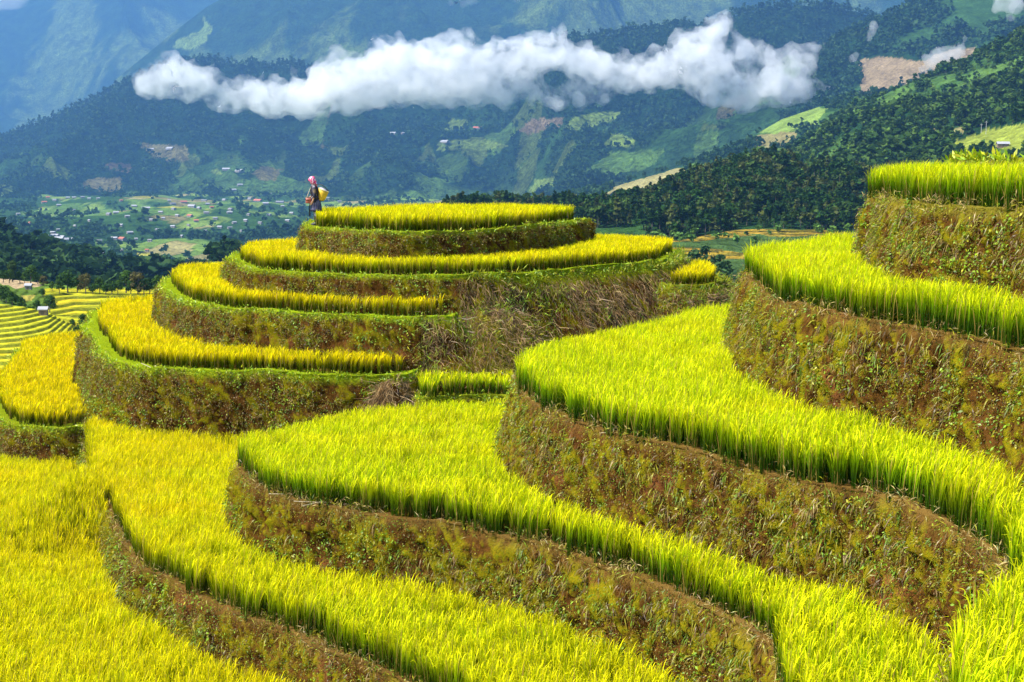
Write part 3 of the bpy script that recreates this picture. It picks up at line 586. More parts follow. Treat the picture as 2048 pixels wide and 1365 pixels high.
r2 = relief("stepped_hillside", [-260, -100, 0, 90, 150, 250, 350, 450], [(262, [680, 680, 680, 668, 662, 662, 662, 680]), (300, [598, 602, 608, 630, 634, 634, 634, 640]), (345, [566, 568, 570, 584, 586, 586, 586, 590]), (400, [556, 556, 556, 566, 572, 574, 574, 580]), (520, [590] * 8)], 300, 420, M_near_land, col_m2, amp=0.35, scale=30, step=0.38, seed=5, crest=3)
# --- dark forest spur at the left, small knoll
forest_col = lambda X, D, Z, u, v, st, tt: lerp3(FOR + 0 * X[..., None], FOR2 + 0 * X[..., None], sstep(0.35, 0.7, vnoise(X / 40, D / 40, 4)))
r3 = relief("forest_hill", [-400, -100, 0, 30, 80, 130, 200, 300, 350, 420, 520], [(480, 700), (650, [560, 560, 560, 560, 575, 585, 590, 600, 610, 625, 660]), (950, [445, 460, 472, 486, 510, 524, 538, 564, 582, 606, 652]), (1300, [560] * 8 + [600, 640, 680])], 300, 160, M_mid_land, forest_col, amp=6, scale=120, seed=6, crest=2)
r4 = relief("forest_hill", [350, 385, 410, 430, 450, 480, 505, 530, 560], [(620, 620), (760, [590, 556, 524, 508, 498, 504, 520, 548, 600]), (950, 640)], 90, 60, M_mid_land, forest_col, amp=2, scale=60, seed=7)
# --- forest hill right of the hilltop, and the fields at its foot
def col_F(X, D, Z, u, v, st, tt):
    c = forest_col(X, D, Z, u, v, st, tt)
    low = D < 655; c[low] = col_step(X, D, Z, u, v, (Z / 1.0 + 0.3 * fbm(X / 25, D / 25, 9)) % 1.0, tt)[low] * np.array([0.62, 0.5, 1.3])
    bid, ed = voro(X / 60, D / 45, 3); g = low & ((bid < 0.45) | (ed < 0.04) | (u < 1300)); c[g] = np.array([0.06, 0.11, 0.03])
    c[in_poly(u, v, [(1330, 545), (1380, 520), (1440, 530), (1500, 555), (1520, 640), (1320, 640)])] = np.array([0.03, 0.06, 0.02])
    c[in_poly(u, v, [(1565, 320), (1640, 318), (1660, 345), (1610, 352)])] = GRS; c[in_poly(u, v, [(1690, 420), (1720, 415), (1730, 440), (1680, 445)])] = GRS2; return c
r5 = relief("forest_hill", [780, 860, 900, 950, 1000, 1040, 1100, 1200, 1300, 1400, 1480, 1540, 1600, 1660, 1750, 1850, 2000, 2300], [(230, 760), (400, 572), (640, [475] * 8 + [478] * 10), (850, [470, 440, 418, 408, 408, 414, 412, 412, 390, 348, 322, 322, 338, 352, 360, 366, 372, 376]), (1100, 480)], 560, 420, M_mid_land, col_F, amp=7, scale=110, seed=8, crest=3)
# --- valley floor
vx = np.linspace(-3700, 2700, 1100); vy = np.concatenate([np.linspace(420, 2400, 420), np.linspace(2410, 7000, 260)]); X, D = np.meshgrid(vx, vy)
Z = -100 + 34 * fbm(X / 600, D / 800, 11, 4) + 12 * fbm(X / 160, D / 160, 12, 3); Z = Z - 22 * sstep(1500, 900, D)
c = lerp3(GRS + 0 * X[..., None], GRS2 + 0 * X[..., None], vnoise(X / 150, D / 150, 3)); c = patches(X, D, c, 60, 120, 21, 0.55, [GRS2, TAN, GRS, GRS2 * 1.2, TAN * 0.8, YEL * 0.8, GRS])
wood = sstep(0.52, 0.54, 0.5 + 0.5 * fbm(X / 130, D / 210, 31, 5)); c = lerp3(c, FOR2 + 0 * c, wood)
V = np.column_stack([X.ravel(), D.ravel(), Z.ravel()]); pu, pv = project(X, D, Z)
c[in_poly(pu, pv, [(250, 510), (300, 506), (330, 520), (320, 545), (275, 525)])] = YEL * 0.9
o = mesh_np("valley_floor", V, grid_faces(len(vy), len(vx)), M_mid_land, c.reshape(-1, 3), smooth=True); o['kind'] = 'structure'
rv = dict(V=V, u=pu.ravel(), v=pv.ravel(), X=X, D=D, Z=Z, col=c, pu=pu, pv=pv, wood=wood)
# --- right hand hillside (nearest of the mountains), its spur, and the high brown clearing
def col_D(X, D, Z, u, v, st, tt):
    c = lerp3(FOR2 + 0 * X[..., None], GRS * 0.95 + 0 * X[..., None], sstep(0.44, 0.62, 0.5 + 0.5 * fbm(X / 120, D / 120, 41, 5)))
    c = lerp3(c, FOR + 0 * c, sstep(0.5, 0.65, 0.5 + 0.5 * fbm(X / 220, D / 220, 43, 4)))
    c[in_poly(u, v, [(1895, 330), (1905, 290), (1960, 262), (2060, 248), (2200, 240), (2200, 330)])] = GRS2 * np.array([1.3, 1.05, 0.8]); c[in_poly(u, v, [(1870, 258), (1930, 255), (1925, 268), (1875, 270)])] = TAN
    c[in_poly(u, v, [(1940, 262), (1975, 240), (2060, 215), (2060, 245), (1985, 255), (1950, 272)])] = FOR; return c
r6 = relief("mountain_slope", [1380, 1440, 1500, 1589, 1643, 1698, 1722, 1794, 1862, 1930, 1947, 2048, 2350], [(850, 440), (1080, [470, 400, 370, 345, 335, 325, 322, 315, 308, 300, 298, 280, 240]), (1650, [440, 350, 322, 296, 258, 221, 209, 177, 156, 128, 112, 60, -60]), (2300, 330)], 500, 330, M_mid_land, col_D, amp=26, scale=190, rid=30, amp_edge=0.12, seed=13, crest=2)
def col_C(X, D, Z, u, v, st, tt):
    c = lerp3(FOR2 + 0 * X[..., None], GRS + 0 * X[..., None], sstep(0.4, 0.65, 0.5 + 0.5 * fbm(X / 140, D / 140, 51, 5)))
    c[in_poly(u, v, [(1195, 392), (1260, 362), (1330, 345), (1400, 322), (1392, 338), (1330, 365), (1270, 390), (1220, 400)])] = TAN * 1.1
    c[in_poly(u, v, [(1510, 265), (1560, 232), (1640, 215), (1660, 218), (1630, 250), (1560, 268)])] = GRS2 * 1.1; c[in_poly(u, v, [(1490, 290), (1510, 272), (1600, 262), (1585, 290), (1540, 300)])] = TAN * 0.8; c[in_poly(u, v, [(1400, 322), (1480, 275), (1510, 262), (1500, 285), (1440, 310)])] = GRS2; return c
r7 = relief("mountain_spur", [980, 1080, 1120, 1200, 1300, 1400, 1480, 1560, 1640, 1700, 1780, 1900], [(1500, 520), (2000, [470, 440, 430, 420, 410, 380, 345, 320, 300, 290, 280, 270]), (2350, [450, 422, 410, 384, 354, 322, 286, 238, 211, 195, 185, 200]), (2800, 420)], 420, 220, M_mid_land, col_C, amp=16, scale=260, rid=22, amp_edge=0.1, seed=14, crest=2)
def col_E(X, D, Z, u, v, st, tt):
    c = lerp3(FOR + 0 * X[..., None], FOR2 + 0 * X[..., None], sstep(0.55, 0.8, 0.5 + 0.5 * fbm(X / 220, D / 220, 61, 5)))
    c[in_poly(u, v, [(1718, 122), (1760, 112), (1800, 118), (1850, 122), (1900, 100), (1955, 92), (1945, 125), (1880, 145), (1800, 175), (1740, 205), (1705, 215), (1726, 165)])] = BRN * 1.15; return c
r8 = relief("mountain", [1560, 1640, 1700, 1760, 1800, 1850, 1900, 2000, 2350], [(2500, 300), (2850, [330, 250, 225, 215, 205, 195, 190, 180, 150]), (3500, [210, 105, 60, 32, 14, -4, -30, -70, -120]), (4200, 250)], 400, 240, M_mid_land, col_E, amp=25, scale=300, rid=60, amp_edge=0.12, seed=15, crest=2)
# --- the long wooded ridge across the middle
PB = [([(1040, 262), (1060, 240), (1130, 236), (1115, 255), (1060, 268)], BRN), ([(1125, 255), (1150, 232), (1235, 222), (1225, 240), (1150, 262)], GRS2), ([(1205, 292), (1225, 268), (1272, 275), (1260, 295)], GRS2 * 1.2),
      ([(1180, 340), (1220, 305), (1330, 300), (1300, 335), (1200, 360)], GRS), ([(1055, 385), (1070, 360), (1110, 358), (1105, 385)], GRS2 * 1.2), ([(875, 300), (880, 282), (960, 280), (1020, 290), (980, 300)], GRS2), ([(880, 262), (900, 238), (935, 240), (925, 258)], GRS2),
      ([(275, 295), (280, 287), (360, 290), (372, 300), (372, 322), (335, 325), (310, 310)], TAN * 0.75), ([(205, 340), (220, 328), (265, 330), (262, 345)], BRN * 0.7), ([(155, 372), (185, 358), (250, 355), (245, 380), (190, 385)], TAN * 0.7), ([(500, 350), (520, 332), (565, 338), (555, 360), (525, 365)], TAN * 0.6), ([(420, 345), (440, 336), (445, 350)], GRS2), ([(0, 380), (20, 372), (22, 392), (0, 398)], GRS2)]
def col_B(X, D, Z, u, v, st, tt):
    f = 0.5 + 0.5 * fbm(X / 420, D / 420, 71, 6); c = lerp3(FOR + 0 * X[..., None], FOR2 * 1.1 + 0 * X[..., None], sstep(0.35, 0.65, f)); lowp = sstep(1.9, 0.9, tt + 0.3 * fbm(X / 400, D / 500, 77))
    c = lerp3(c, FOR + 0 * c, sstep(1.9, 2.5, tt + 0 * X) * 0.85); c = lerp3(c, GRS * 1.1 + 0 * c, lowp * sstep(0.5, 0.66, 0.5 + 0.5 * fbm(X / 240, D / 240, 73, 5)))
    q_c = patches(X, D, c, 80, 170, 61, 0.38, [GRS2 * .6, TAN * .45, GRS * .8, GRS * .9, GRS * 0.6, GRS2 * .5]); mm = (tt < 1.9 + 0.5 * fbm(X / 500, D / 700, 78)) & (0.5 + 0.5 * fbm(X / 300, D / 450, 79) > 0.5); c = np.where(mm[..., None], q_c, c)
    for p_, q in PB: c[in_poly(u, v, p_)] = q
    return c
uB = [-500, 0, 130, 200, 260, 330, 380, 450, 520, 600, 650, 750, 900, 1000, 1150, 1250, 1400, 1480, 1600, 1700, 1760, 1850, 2100]
r9 = relief("mountain_ridge", uB, [([3600] * 14 + [2900] * 9, 440), ([4200] * 14 + [3400] * 9, [395] * 14 + [360, 350, 320, 300, 270, 260, 260, 260, 260]), ([4900] * 14 + [4100] * 9, [360, 330, 300, 285, 270, 255, 250, 255, 260, 262, 262, 262, 255, 248, 215, 200, 175, 150, 125, 120, 120, 120, 120]),
      ([5600] * 14 + [4700] * 9, [350, 274, 228, 196, 170, 131, 118, 124, 132, 131, 142, 140, 120, 100, 76, 66, 55, 26, 8, 20, 33, 60, 80]), (7000, 330)], 1000, 420, M_far_land, col_B, amp=55, scale=700, rid=260, amp_edge=0.06, seed=16, crest=3)
def col_I(X, D, Z, u, v, st, tt):
    c = lerp3(FOR2 * 0.8 + 0 * X[..., None], GRS2 * 0.8 + 0 * X[..., None], sstep(0.42, 0.62, 0.5 + 0.5 * fbm(X / 500, D / 700, 81, 7, 0.65))); c[in_poly(u, v, [(345, 95), (365, 75), (400, 60), (412, 30), (420, 60), (405, 90), (375, 100)])] = GRS2 * 1.3; return c  # grass tone lowered: cloud shade on the far mountains is put into the colour
r10 = relief("mountain", [180, 240, 300, 360, 420, 500, 700, 1000, 1300, 1600, 1800, 2100], [(6500, 330), (7400, [300, 250, 215, 190, 170, 150, 140, 130, 110, 100, 90, 80]), (8600, [220, 150, 100, 50, 5, -40, -80, -90, -70, -30, -10, -40]), (10000, 300)], 700, 260, M_far_land, col_I, amp=130, scale=1100, rid=520, amp_edge=0.1, seed=17, crest=2)
r11 = relief("mountain", [-700, -200, 0, 100, 200, 330, 420, 600, 900, 1500, 2300], [(8600, 350), (10200, [230, 225, 200, 190, 190, 190, 190, 190, 190, 190, 190]), (12500, [20, -10, -25, -30, -35, -40, -50, -60, -70, -80, -90]), (14500, 320)], 520, 240, M_far_land, col_I, amp=160, scale=1500, rid=700, amp_edge=0.1, seed=18, crest=2)

# ------------------------------------------------------------------ woods on the far land (nobody could count them)
def tree_proto(n, seed, conifer=False, trunk=True):
    """height 1: leaf clumps through the crown's volume, pale stem below"""
    R = np.random.default_rng(seed); c = []
    k = R.integers(3, 6); lob = np.column_stack([R.uniform(-.2, .2, k), R.uniform(-.2, .2, k), R.uniform(0.45, 0.85, k), R.uniform(0.14, 0.24, k)])
    for i in range(n):
        if conifer:
            z = 0.15 + 0.85 * R.random() ** 0.8; rr = 0.2 * (1.02 - z) * math.sqrt(R.random()) * 1.3; a = R.uniform(0, 6.283); c.append((rr * math.cos(a), rr * math.sin(a), z))
        else:
            l = lob[R.integers(k)]; d = R.normal(0, 1, 3); d /= np.linalg.norm(d); c.append(l[:3] + d * l[3] * R.uniform(0.6, 1.05))
    c = np.array(c); sz = (0.085 if n > 30 else 0.17) * R.uniform(0.7, 1.3, (n, 1)) * (0.8 if conifer else 1)
    d = R.normal(0, 1, (n, 3)); d /= np.linalg.norm(d, axis=1)[:, None]; e = np.cross(d, R.normal(0, 1, (n, 3))); e /= np.linalg.norm(e, axis=1)[:, None]
    V = np.stack([c - d * sz - e * sz * .6, c + d * sz - e * sz * .6, c + d * sz + e * sz * .6, c - d * sz + e * sz * .6], 1).reshape(-1, 3); F = np.arange(n * 4).reshape(-1, 4)
    C = np.repeat(R.uniform(0.7, 1.3, n), 4)
    if trunk:
        w_ = 0.014; T_ = np.array([(-w_, -w_, -0.1), (w_, -w_, -0.1), (w_, w_, -0.1), (-w_, w_, -0.1), (-w_ * .5, -w_ * .5, .8), (w_ * .5, -w_ * .5, .8), (w_ * .5, w_ * .5, .8), (-w_ * .5, w_ * .5, .8)])
        b = len(V); V = np.vstack([V, T_]); F = np.vstack([F, np.array([(0, 1, 5, 4), (1, 2, 6, 5), (2, 3, 7, 6), (3, 0, 4, 7)]) + b]); C = np.r_[C, np.full(8, -1)]
    return V, F, C
PT = {(n, cf): [tree_proto(n, 100 + n + i * 7 + cf, bool(cf), n > 20) for i in range(6)] for n in (60, 26, 9) for cf in (0, 1)}
VH = [(88, 405, 12), (108, 400, 12), (135, 396, 9), (150, 395, 9), (165, 395, 10), (178, 396, 8), (195, 397, 9), (243, 404, 8), (270, 411, 12), (290, 417, 18), (218, 428, 16), (230, 427, 12), (338, 401, 8), (345, 409, 14), (368, 405, 16), (385, 412, 18), (408, 401, 14), (415, 407, 10), (400, 417, 12), (412, 426, 14), (355, 431, 12), (380, 431, 16), (460, 418, 14), (462, 426, 12), (440, 407, 8),
      (316, 460, 12), (238, 450, 12), (262, 464, 14), (245, 478, 22), (230, 479, 16), (274, 480, 8), (200, 484, 14), (118, 460, 8), (208, 508, 8), (244, 500, 9), (297, 502, 9), (440, 453, 12), (458, 457, 12), (470, 445, 10), (492, 443, 10), (376, 450, 9), (500, 398, 9), (515, 401, 20), (560, 404, 18), (530, 410, 14), (575, 441, 12), (480, 462, 10), (330, 438, 9), (300, 440, 8), (95, 394, 8), (40, 432, 9), (10, 437, 10), (660, 396, 14), (700, 398, 8), (565, 415, 9), (350, 420, 12), (425, 415, 10), (120, 412, 10), (150, 418, 9), (255, 436, 11), (320, 425, 10), (430, 436, 12), (450, 400, 12), (395, 442, 11), (500, 430, 10), (540, 430, 12), (585, 426, 10), (520, 447, 10), (345, 452, 11), (410, 466, 12), (60, 447, 10), (150, 450, 10), (180, 440, 9), (300, 482, 11), (365, 474, 12), (640, 410, 10), (680, 404, 9)]
def clear_of_village(x, y, u, v):
    ok = u < 1500
    for a, b, c in VH + [(104, 479, 20), (128, 480, 20), (116, 474, 20)]: ok &= ~((np.abs(u - a) < c * .8 + 4) & (v > b - 3) & (v < b + 15))
    return ok
def forest(r, count, h0, h1, n, label, conif=0.3, mask=None, cols=((0.018, 0.045, 0.016), (0.03, 0.07, 0.022), (0.05, 0.10, 0.03)), seed=1, dark=0.075, trange=None, name="forest", tries=3):
    R = np.random.default_rng(seed); nd, nu = r['X'].shape; a = R.uniform(0, nd - 1.01, count * tries); b = R.uniform(0, nu - 1.01, count * tries)
    if trange: a = a[(np.interp(a, np.arange(nd), r['tt']) > trange[0]) & (np.interp(a, np.arange(nd), r['tt']) < trange[1])]; b = b[:len(a)]
    i, j = a.astype(int), b.astype(int); fa, fb = a - i, b - j
    g = lambda A: (A[i, j] * (1 - fa) + A[i + 1, j] * fa) * (1 - fb) + (A[i, j + 1] * (1 - fa) + A[i + 1, j + 1] * fa) * fb
    x, y, z, u, v = g(r['X']), g(r['D']), g(r['Z']), g(r['pu']), g(r['pv']); lum = r['col'][i, j][:, 1]
    ok = (lum < dark) & (u > -150) & (u < 2200) & (v > -60)
    if mask is not None: ok &= mask(x, y, u, v)
    s_ = np.where(ok)[0][:count]; x, y, z = x[s_], y[s_], z[s_]; m = len(x); h = R.uniform(h0, h1, m) * (1 + 0.3 * fbm(x / 60, y / 60, 5)); pid = R.integers(0, 6, m); cf = R.random(m) < conif; rot = R.uniform(0, 6.28, m)
    tone = np.array(cols)[R.integers(0, len(cols), m)] * (0.8 + 0.4 * R.random((m, 1)))
    Vs, Fs, Cs, base = [], [], [], 0
    for k in range(6):
        for q in (0, 1):
            w_ = (pid == k) & (cf == bool(q)); cnt = int(w_.sum())
            if not cnt: continue
            V, F, C = PT[(n, q)][k]; c, s = np.cos(rot[w_])[:, None], np.sin(rot[w_])[:, None]; H = h[w_][:, None] * (1.15 if q else 1)
            Vs.append(np.stack([(V[:, 0] * c - V[:, 1] * s) * H * 1.25 + x[w_][:, None], (V[:, 0] * s + V[:, 1] * c) * H * 1.25 + y[w_][:, None], V[:, 2] * H + z[w_][:, None] - 0.3], -1).reshape(-1, 3))
            Fs.append((F[None] + (base + np.arange(cnt) * len(V))[:, None, None]).reshape(-1, 4)); base += cnt * len(V)
            cc = tone[w_][:, None, :] * np.abs(C)[None, :, None]; Cs.append(np.where(C[None, :, None] < 0, np.array([0.16, 0.14, 0.11]), cc).reshape(-1, 3))
    o = mesh_np(name, np.concatenate(Vs), np.concatenate(Fs), M_tree, np.concatenate(Cs)); tag(o, label, 'forest', kind='stuff'); print("forest", m)
forest(r5, 5200, 4.5, 10.5, 60, 'dense dark green wood covering the hill behind the right of the hilltop', 0.25, cols=((0.02, 0.05, 0.012), (0.03, 0.075, 0.015), (0.055, 0.10, 0.02), (0.08, 0.10, 0.025)), mask=lambda x, y, u, v: (y > 655), seed=2)
forest(r5, 500, 4, 7, 60, 'dark thicket below the stepped fields between the hill and the right bank', 0.1, mask=lambda x, y, u, v: (y < 560) & (u > 1320) & (u < 1530) & (v > 520), seed=3, cols=((0.03, 0.07, 0.02), (0.05, 0.10, 0.03)))
forest(r5, 260, 2.5, 5, 26, 'light green bushes edging the stepped fields under the wood', 0.0, mask=lambda x, y, u, v: (y > 560) & (y < 660) & (u > 1300), dark=9, seed=4, cols=((0.12, 0.22, 0.04), (0.08, 0.16, 0.03)))
forest(r3, 2600, 8, 14, 26, 'dark blue green wood on the spur at the left edge', 0.4, seed=5)
forest(r4, 260, 5, 9, 26, 'small dark wooded knoll behind the left rings of rice', 0.2, seed=6)
forest(r6, 6500, 6, 12, 26, 'trees scattered and massed over the right hand mountainside', 0.35, seed=7, dark=0.10, cols=((0.03, 0.07, 0.015), (0.05, 0.10, 0.02), (0.08, 0.14, 0.025)))
forest(r6, 4200, 2.5, 7, 26, 'light green bushes and small trees dotted over the right hand mountainside', 0.0, mask=lambda x, y, u, v: ~((u > 1870) & (v > 235)), seed=27, dark=0.5, cols=((0.07, 0.14, 0.03), (0.11, 0.18, 0.03), (0.05, 0.10, 0.02), (0.03, 0.06, 0.02)))
forest(r7, 5000, 8, 14, 9, 'trees on the spur with pale fields right of centre', 0.3, seed=8, dark=0.10)
forest(r8, 9000, 12, 20, 9, 'dark forest on the mountain at the top right', 0.6, seed=9)
forest(r9, 30000, 12, 20, 9, 'dark forest over the long ridge under the cloud', 0.4, seed=10, dark=0.09)
forest(r9, 9000, 14, 30, 9, 'tall trees standing along the crest of the long ridge', 0.7, seed=11, dark=9, trange=(2.90, 3.02))
forest(rv, 15000, 9, 17, 9, 'woods and hedges between the fields of the valley floor', 0.1, mask=clear_of_village, seed=12, dark=0.13, tries=14, cols=((0.025, 0.06, 0.03), (0.04, 0.09, 0.035)))

# ------------------------------------------------------------------ near trees behind the stepped fields
def tree_mesh(kind):
    R = np.random.default_rng(500 + kind); n = 900; k = 9 + kind
    wid = (0.34, 0.26, 0.45, 0.14)[kind]; lob = np.column_stack([R.uniform(-wid, wid, k), R.uniform(-wid, wid, k), R.uniform(0.24, 0.88, k), R.uniform(0.11, 0.2, k)]); lob[:, :2] *= (1.25 - lob[:, 2:3])
    li = R.integers(0, k, n); d = R.normal(0, 1, (n, 3)); d /= np.linalg.norm(d, axis=1)[:, None]; c = lob[li, :3] + d * lob[li, 3:4] * R.uniform(0.5, 1.08, (n, 1))
    sz = 0.028 * R.uniform(0.6, 1.4, (n, 1)); e = np.cross(d + R.normal(0, .7, (n, 3)), R.normal(0, 1, (n, 3))); e /= np.linalg.norm(e, axis=1)[:, None]; g = np.cross(e, d); g /= np.linalg.norm(g, axis=1)[:, None]
    V = np.stack([c - e * sz * 1.5, c - g * sz, c + e * sz * 1.5, c + g * sz], 1).reshape(-1, 3)
    base = np.array([(0.035, 0.075, 0.015), (0.05, 0.10, 0.018), (0.11, 0.10, 0.035), (0.04, 0.07, 0.02)][kind]); lc = R.uniform(0.6, 1.5, k)[li]
    col = base * np.repeat(lc * R.uniform(0.7, 1.3, n), 4)[:, None]
    cr = (V, np.arange(n * 4).reshape(-1, 4), col)
    TV, TF = [], []
    def limb(a, b, ra, rb):
        a, b = np.array(a, float), np.array(b, float); ax = b - a; ax /= np.linalg.norm(ax); p = np.cross(ax, [0.3, 1, 0.1]); p /= np.linalg.norm(p); q = np.cross(ax, p); bb = sum(len(x) for x in TV)
        ang = np.linspace(0, 6.283, 7)[:-1]; rg = np.cos(ang)[:, None] * p + np.sin(ang)[:, None] * q; TV.append(np.vstack([a + rg * ra, b + rg * rb])); TF.append(grid_faces(2, 6, True) + bb)
    limb((0, 0, -0.05), (0.01, 0, 0.3), 0.028, 0.022); limb((0.01, 0, 0.3), (0.0, 0.01, 0.6), 0.022, 0.013)
    for q in range(5): limb((0.01, 0, 0.27 + 0.07 * q), lob[q, :3], 0.014, 0.005)
    return cr, (np.vstack(TV), np.vstack(TF))
TM = {}
def tree(u, v, hpx, kind, label, rs, group=None, name="tree"):
    p = ground_at(rs, u, v); s = FPX / p[1]; h = hpx / s
    t = empty(name, tuple(float(q) for q in p - np.array([0, 0, 0.1])), random.uniform(0, 6.28)); t.scale = (h, h, h)
    if kind not in TM:
        cr, tr = tree_mesh(kind); TM[kind] = (mesh_np("crown", *cr[:2], M_tree, cr[2], parent=t), mesh_np("trunk", tr[0], tr[1], M_bark, parent=t))
    else:
        for o in TM[kind]: c = o.copy(); S.collection.objects.link(c); c.parent = t
    tag(t, label, 'bush' if name == 'bush' else 'tree', group); return t
rs = [r2, r1]
tree(136, 583, 58, 0, 'biggest rounded green tree in the row behind the stepped fields', rs)
tree(156, 583, 45, 0, 'dark tree pressed against the right of the biggest rounded tree', rs)
tree(172, 585, 42, 2, 'wide brownish tree in the middle of the tree row', rs)
tree(62, 566, 42, 1, 'pointed green tree behind the brown ploughed plot', rs)
tree(26, 562, 46, 3, 'slim tall tree rising above the left end of the tree row', rs)
tree(104, 580, 22, 1, 'small green bush between the ploughed plot and the biggest tree', rs, name='bush')
tree(252, 584, 50, 1, 'tall loose tree right of the middle of the tree row', rs)
tree(331, 584, 42, 0, 'dark tree touching the edge of the golden field at the end of the row', rs)
tree(100, 627, 44, 1, 'dark tree standing just behind the small white roofed hut', rs)
tree(88, 592, 24, 0, 'round dark tree right of the little white shed', rs)
for u, v, h, k in ((8, 562, 34, 0), (18, 564, 30, 1), (40, 564, 32, 0), (50, 565, 26, 1), (76, 566, 30, 0), (88, 570, 22, 2), (120, 584, 30, 1), (186, 586, 30, 0), (200, 586, 36, 1), (212, 587, 30, 0), (224, 587, 38, 0), (236, 587, 32, 1), (262, 586, 40, 0), (276, 586, 46, 2), (288, 586, 38, 0), (300, 585, 44, 0), (314, 585, 40, 1), (322, 585, 36, 0)):
    tree(u, v, h, k, 'one of the bushy trees filling the row behind the stepped fields', rs, 'bushy trees in the row behind the stepped fields')
for u, v, h, k in ((4, 600, 44, 0), (14, 604, 40, 0), (26, 612, 36, 1), (36, 606, 26, 0), (46, 618, 30, 1), (60, 628, 26, 0), (74, 622, 28, 1), (84, 636, 26, 0), (96, 612, 26, 1)):
    tree(u, v, h, k, 'one of the dark trees between the ploughed plot and the nearest stepped fields', rs, 'dark trees above the nearest stepped fields')
for u, v, h, k in ((150, 668, 30, 1), (162, 672, 34, 0), (172, 668, 40, 1), (182, 660, 34, 0), (140, 662, 20, 1), (128, 655, 16, 1)):
    tree(u, v, h, k, 'one of the bushes in the hollow left of the golden rings', rs, 'bushes in the hollow beside the golden rings', name='bush')
tree(968, 408, 36, 0, 'dark tree head showing over the hilltop rice, left of two', [r5]); tree(1012, 410, 34, 1, 'dark tree head showing over the hilltop rice, right of two', [r5])
tree(1374, 560, 36, 1, 'tree in front of the dark thicket below the pale stepped fields', [r5])

# ------------------------------------------------------------------ houses
M_wallw = plain("whitewash", (0.24, 0.22, 0.20), 0.9, 0.15, 0.5); M_wallb = plain("timber_wall", (0.2, 0.14, 0.09), 0.9, 0.3, 1.0)
M_roofw = plain("pale_tin_roof", (0.33, 0.33, 0.35), 0.5, 0.12, 0.6); M_roofg = plain("grey_roof", (0.18, 0.18, 0.2), 0.8, 0.2, 0.6); M_roofr = plain("red_roof", (0.42, 0.12, 0.07), 0.8, 0.2, 0.6)
HM = {}
def house_parts(L, B, H, rh, wall, roof, t):
    key = (round(L), round(B), H, wall.name, roof.name)
    if key in HM:
        for o in HM[key]:
            c = o.copy(); S.collection.objects.link(c); c.parent = t
        return
    a, b = L / 2, B / 2
    V = [(-a, -b, -2), (a, -b, -2), (a, b, -2), (-a, b, -2), (-a, -b, H), (a, -b, H), (a, b, H), (-a, b, H), (-a, 0, H + rh), (a, 0, H + rh)]
    me = bpy.data.meshes.new("wall"); me.from_pydata(V, [], [(0, 1, 5, 4), (1, 2, 6, 9, 5), (2, 3, 7, 6), (3, 0, 4, 8, 7)]); me.materials.append(wall); wo = bpy.data.objects.new("wall", me); S.collection.objects.link(wo); wo.parent = t
    e = min(0.6, B * .14); rv_ = []; rf = []
    for s_ in (-1, 1):
        q = len(rv_); y1 = s_ * (b + e); z1 = H - rh * e / b
        rv_ += [(-a - e, 0, H + rh + .15), (a + e, 0, H + rh + .15), (a + e, y1, z1 + .15), (-a - e, y1, z1 + .15), (-a - e, 0, H + rh + .02), (a + e, 0, H + rh + .02), (a + e, y1, z1), (-a - e, y1, z1)]
        rf += [(q, q + 1, q + 2, q + 3), (q + 7, q + 6, q + 5, q + 4), (q + 3, q + 2, q + 6, q + 7), (q + 1, q + 5, q + 6, q + 2), (q, q + 3, q + 7, q + 4)]
    me = bpy.data.meshes.new("roof"); me.from_pydata(rv_, [], rf); me.materials.append(roof); ro = bpy.data.objects.new("roof", me); S.collection.objects.link(ro); ro.parent = t
    dv = []; df = []
    for (x0, x1, z0, z1) in ((-0.16 * min(L, 3), 0.16 * min(L, 3), 0, H * .7),):
        q = len(dv); dv += [(x0, -b - .03, z0), (x1, -b - .03, z0), (x1, -b - .03, z1), (x0, -b - .03, z1)]; df.append((q, q + 1, q + 2, q + 3))
    me = bpy.data.meshes.new("opening"); me.from_pydata(dv, [], df); me.materials.append(M_bark); do = bpy.data.objects.new("door", me); S.collection.objects.link(do); do.parent = t
    HM[key] = (wo, ro, do)
def house(u, v, wpx, label, rs, wall=M_wallw, roof=M_roofw, group=None, H=3.0, rot=None, name="house", ratio=0.5):
    p = ground_at(rs, u, v); L = max(1.5, wpx / (FPX / p[1])); L = round(L / 2) * 2 if L > 6 else L; B = max(1.2, L * ratio)
    t = empty(name, tuple(float(q) for q in p), random.uniform(-0.9, 0.9) if rot is None else rot); house_parts(L, B, H, B * 0.32, wall, roof, t); tag(t, label, 'hut' if name == 'hut' else 'house', group); return t
house(88, 628, 11, 'small open hut with a white roof at the top of the nearest stepped fields', [r1], M_wallb, M_roofw, H=1.1, rot=0.1, name='hut', ratio=0.6)
house(57, 577, 10, 'little white shed below the brown ploughed plot', [r2], H=1.0, name='hut')
house(1368, 526, 13, 'grey roofed hut above the golden patch on the hill shoulder', [r5], M_wallb, M_roofg, H=1.5, name='hut', rot=-0.1)
house(1506, 523, 12, 'small pale hut on the stepped fields beside the right bank', [r5], M_wallb, M_roofw, H=1.5, name='hut', rot=0.3)
house(2006, 292, 24, 'lone pale roofed farmhouse on the grassy terrace above the top right rice', [r6], M_wallb, M_roofw, H=2.6, rot=-0.1)
house(1322, 459, 9, 'left of the two red roofed houses at the foot of the wood', [r5], M_wallw, M_roofr, H=1.4); house(1343, 463, 11, 'right of the two red roofed houses at the foot of the wood', [r5], M_wallw, M_roofr, H=1.4)
house(786, 266, 14, 'white farmhouse on the wooded slope under the middle of the cloud', [r9]); house(806, 267, 8, 'small house right of the white farmhouse under the cloud', [r9])
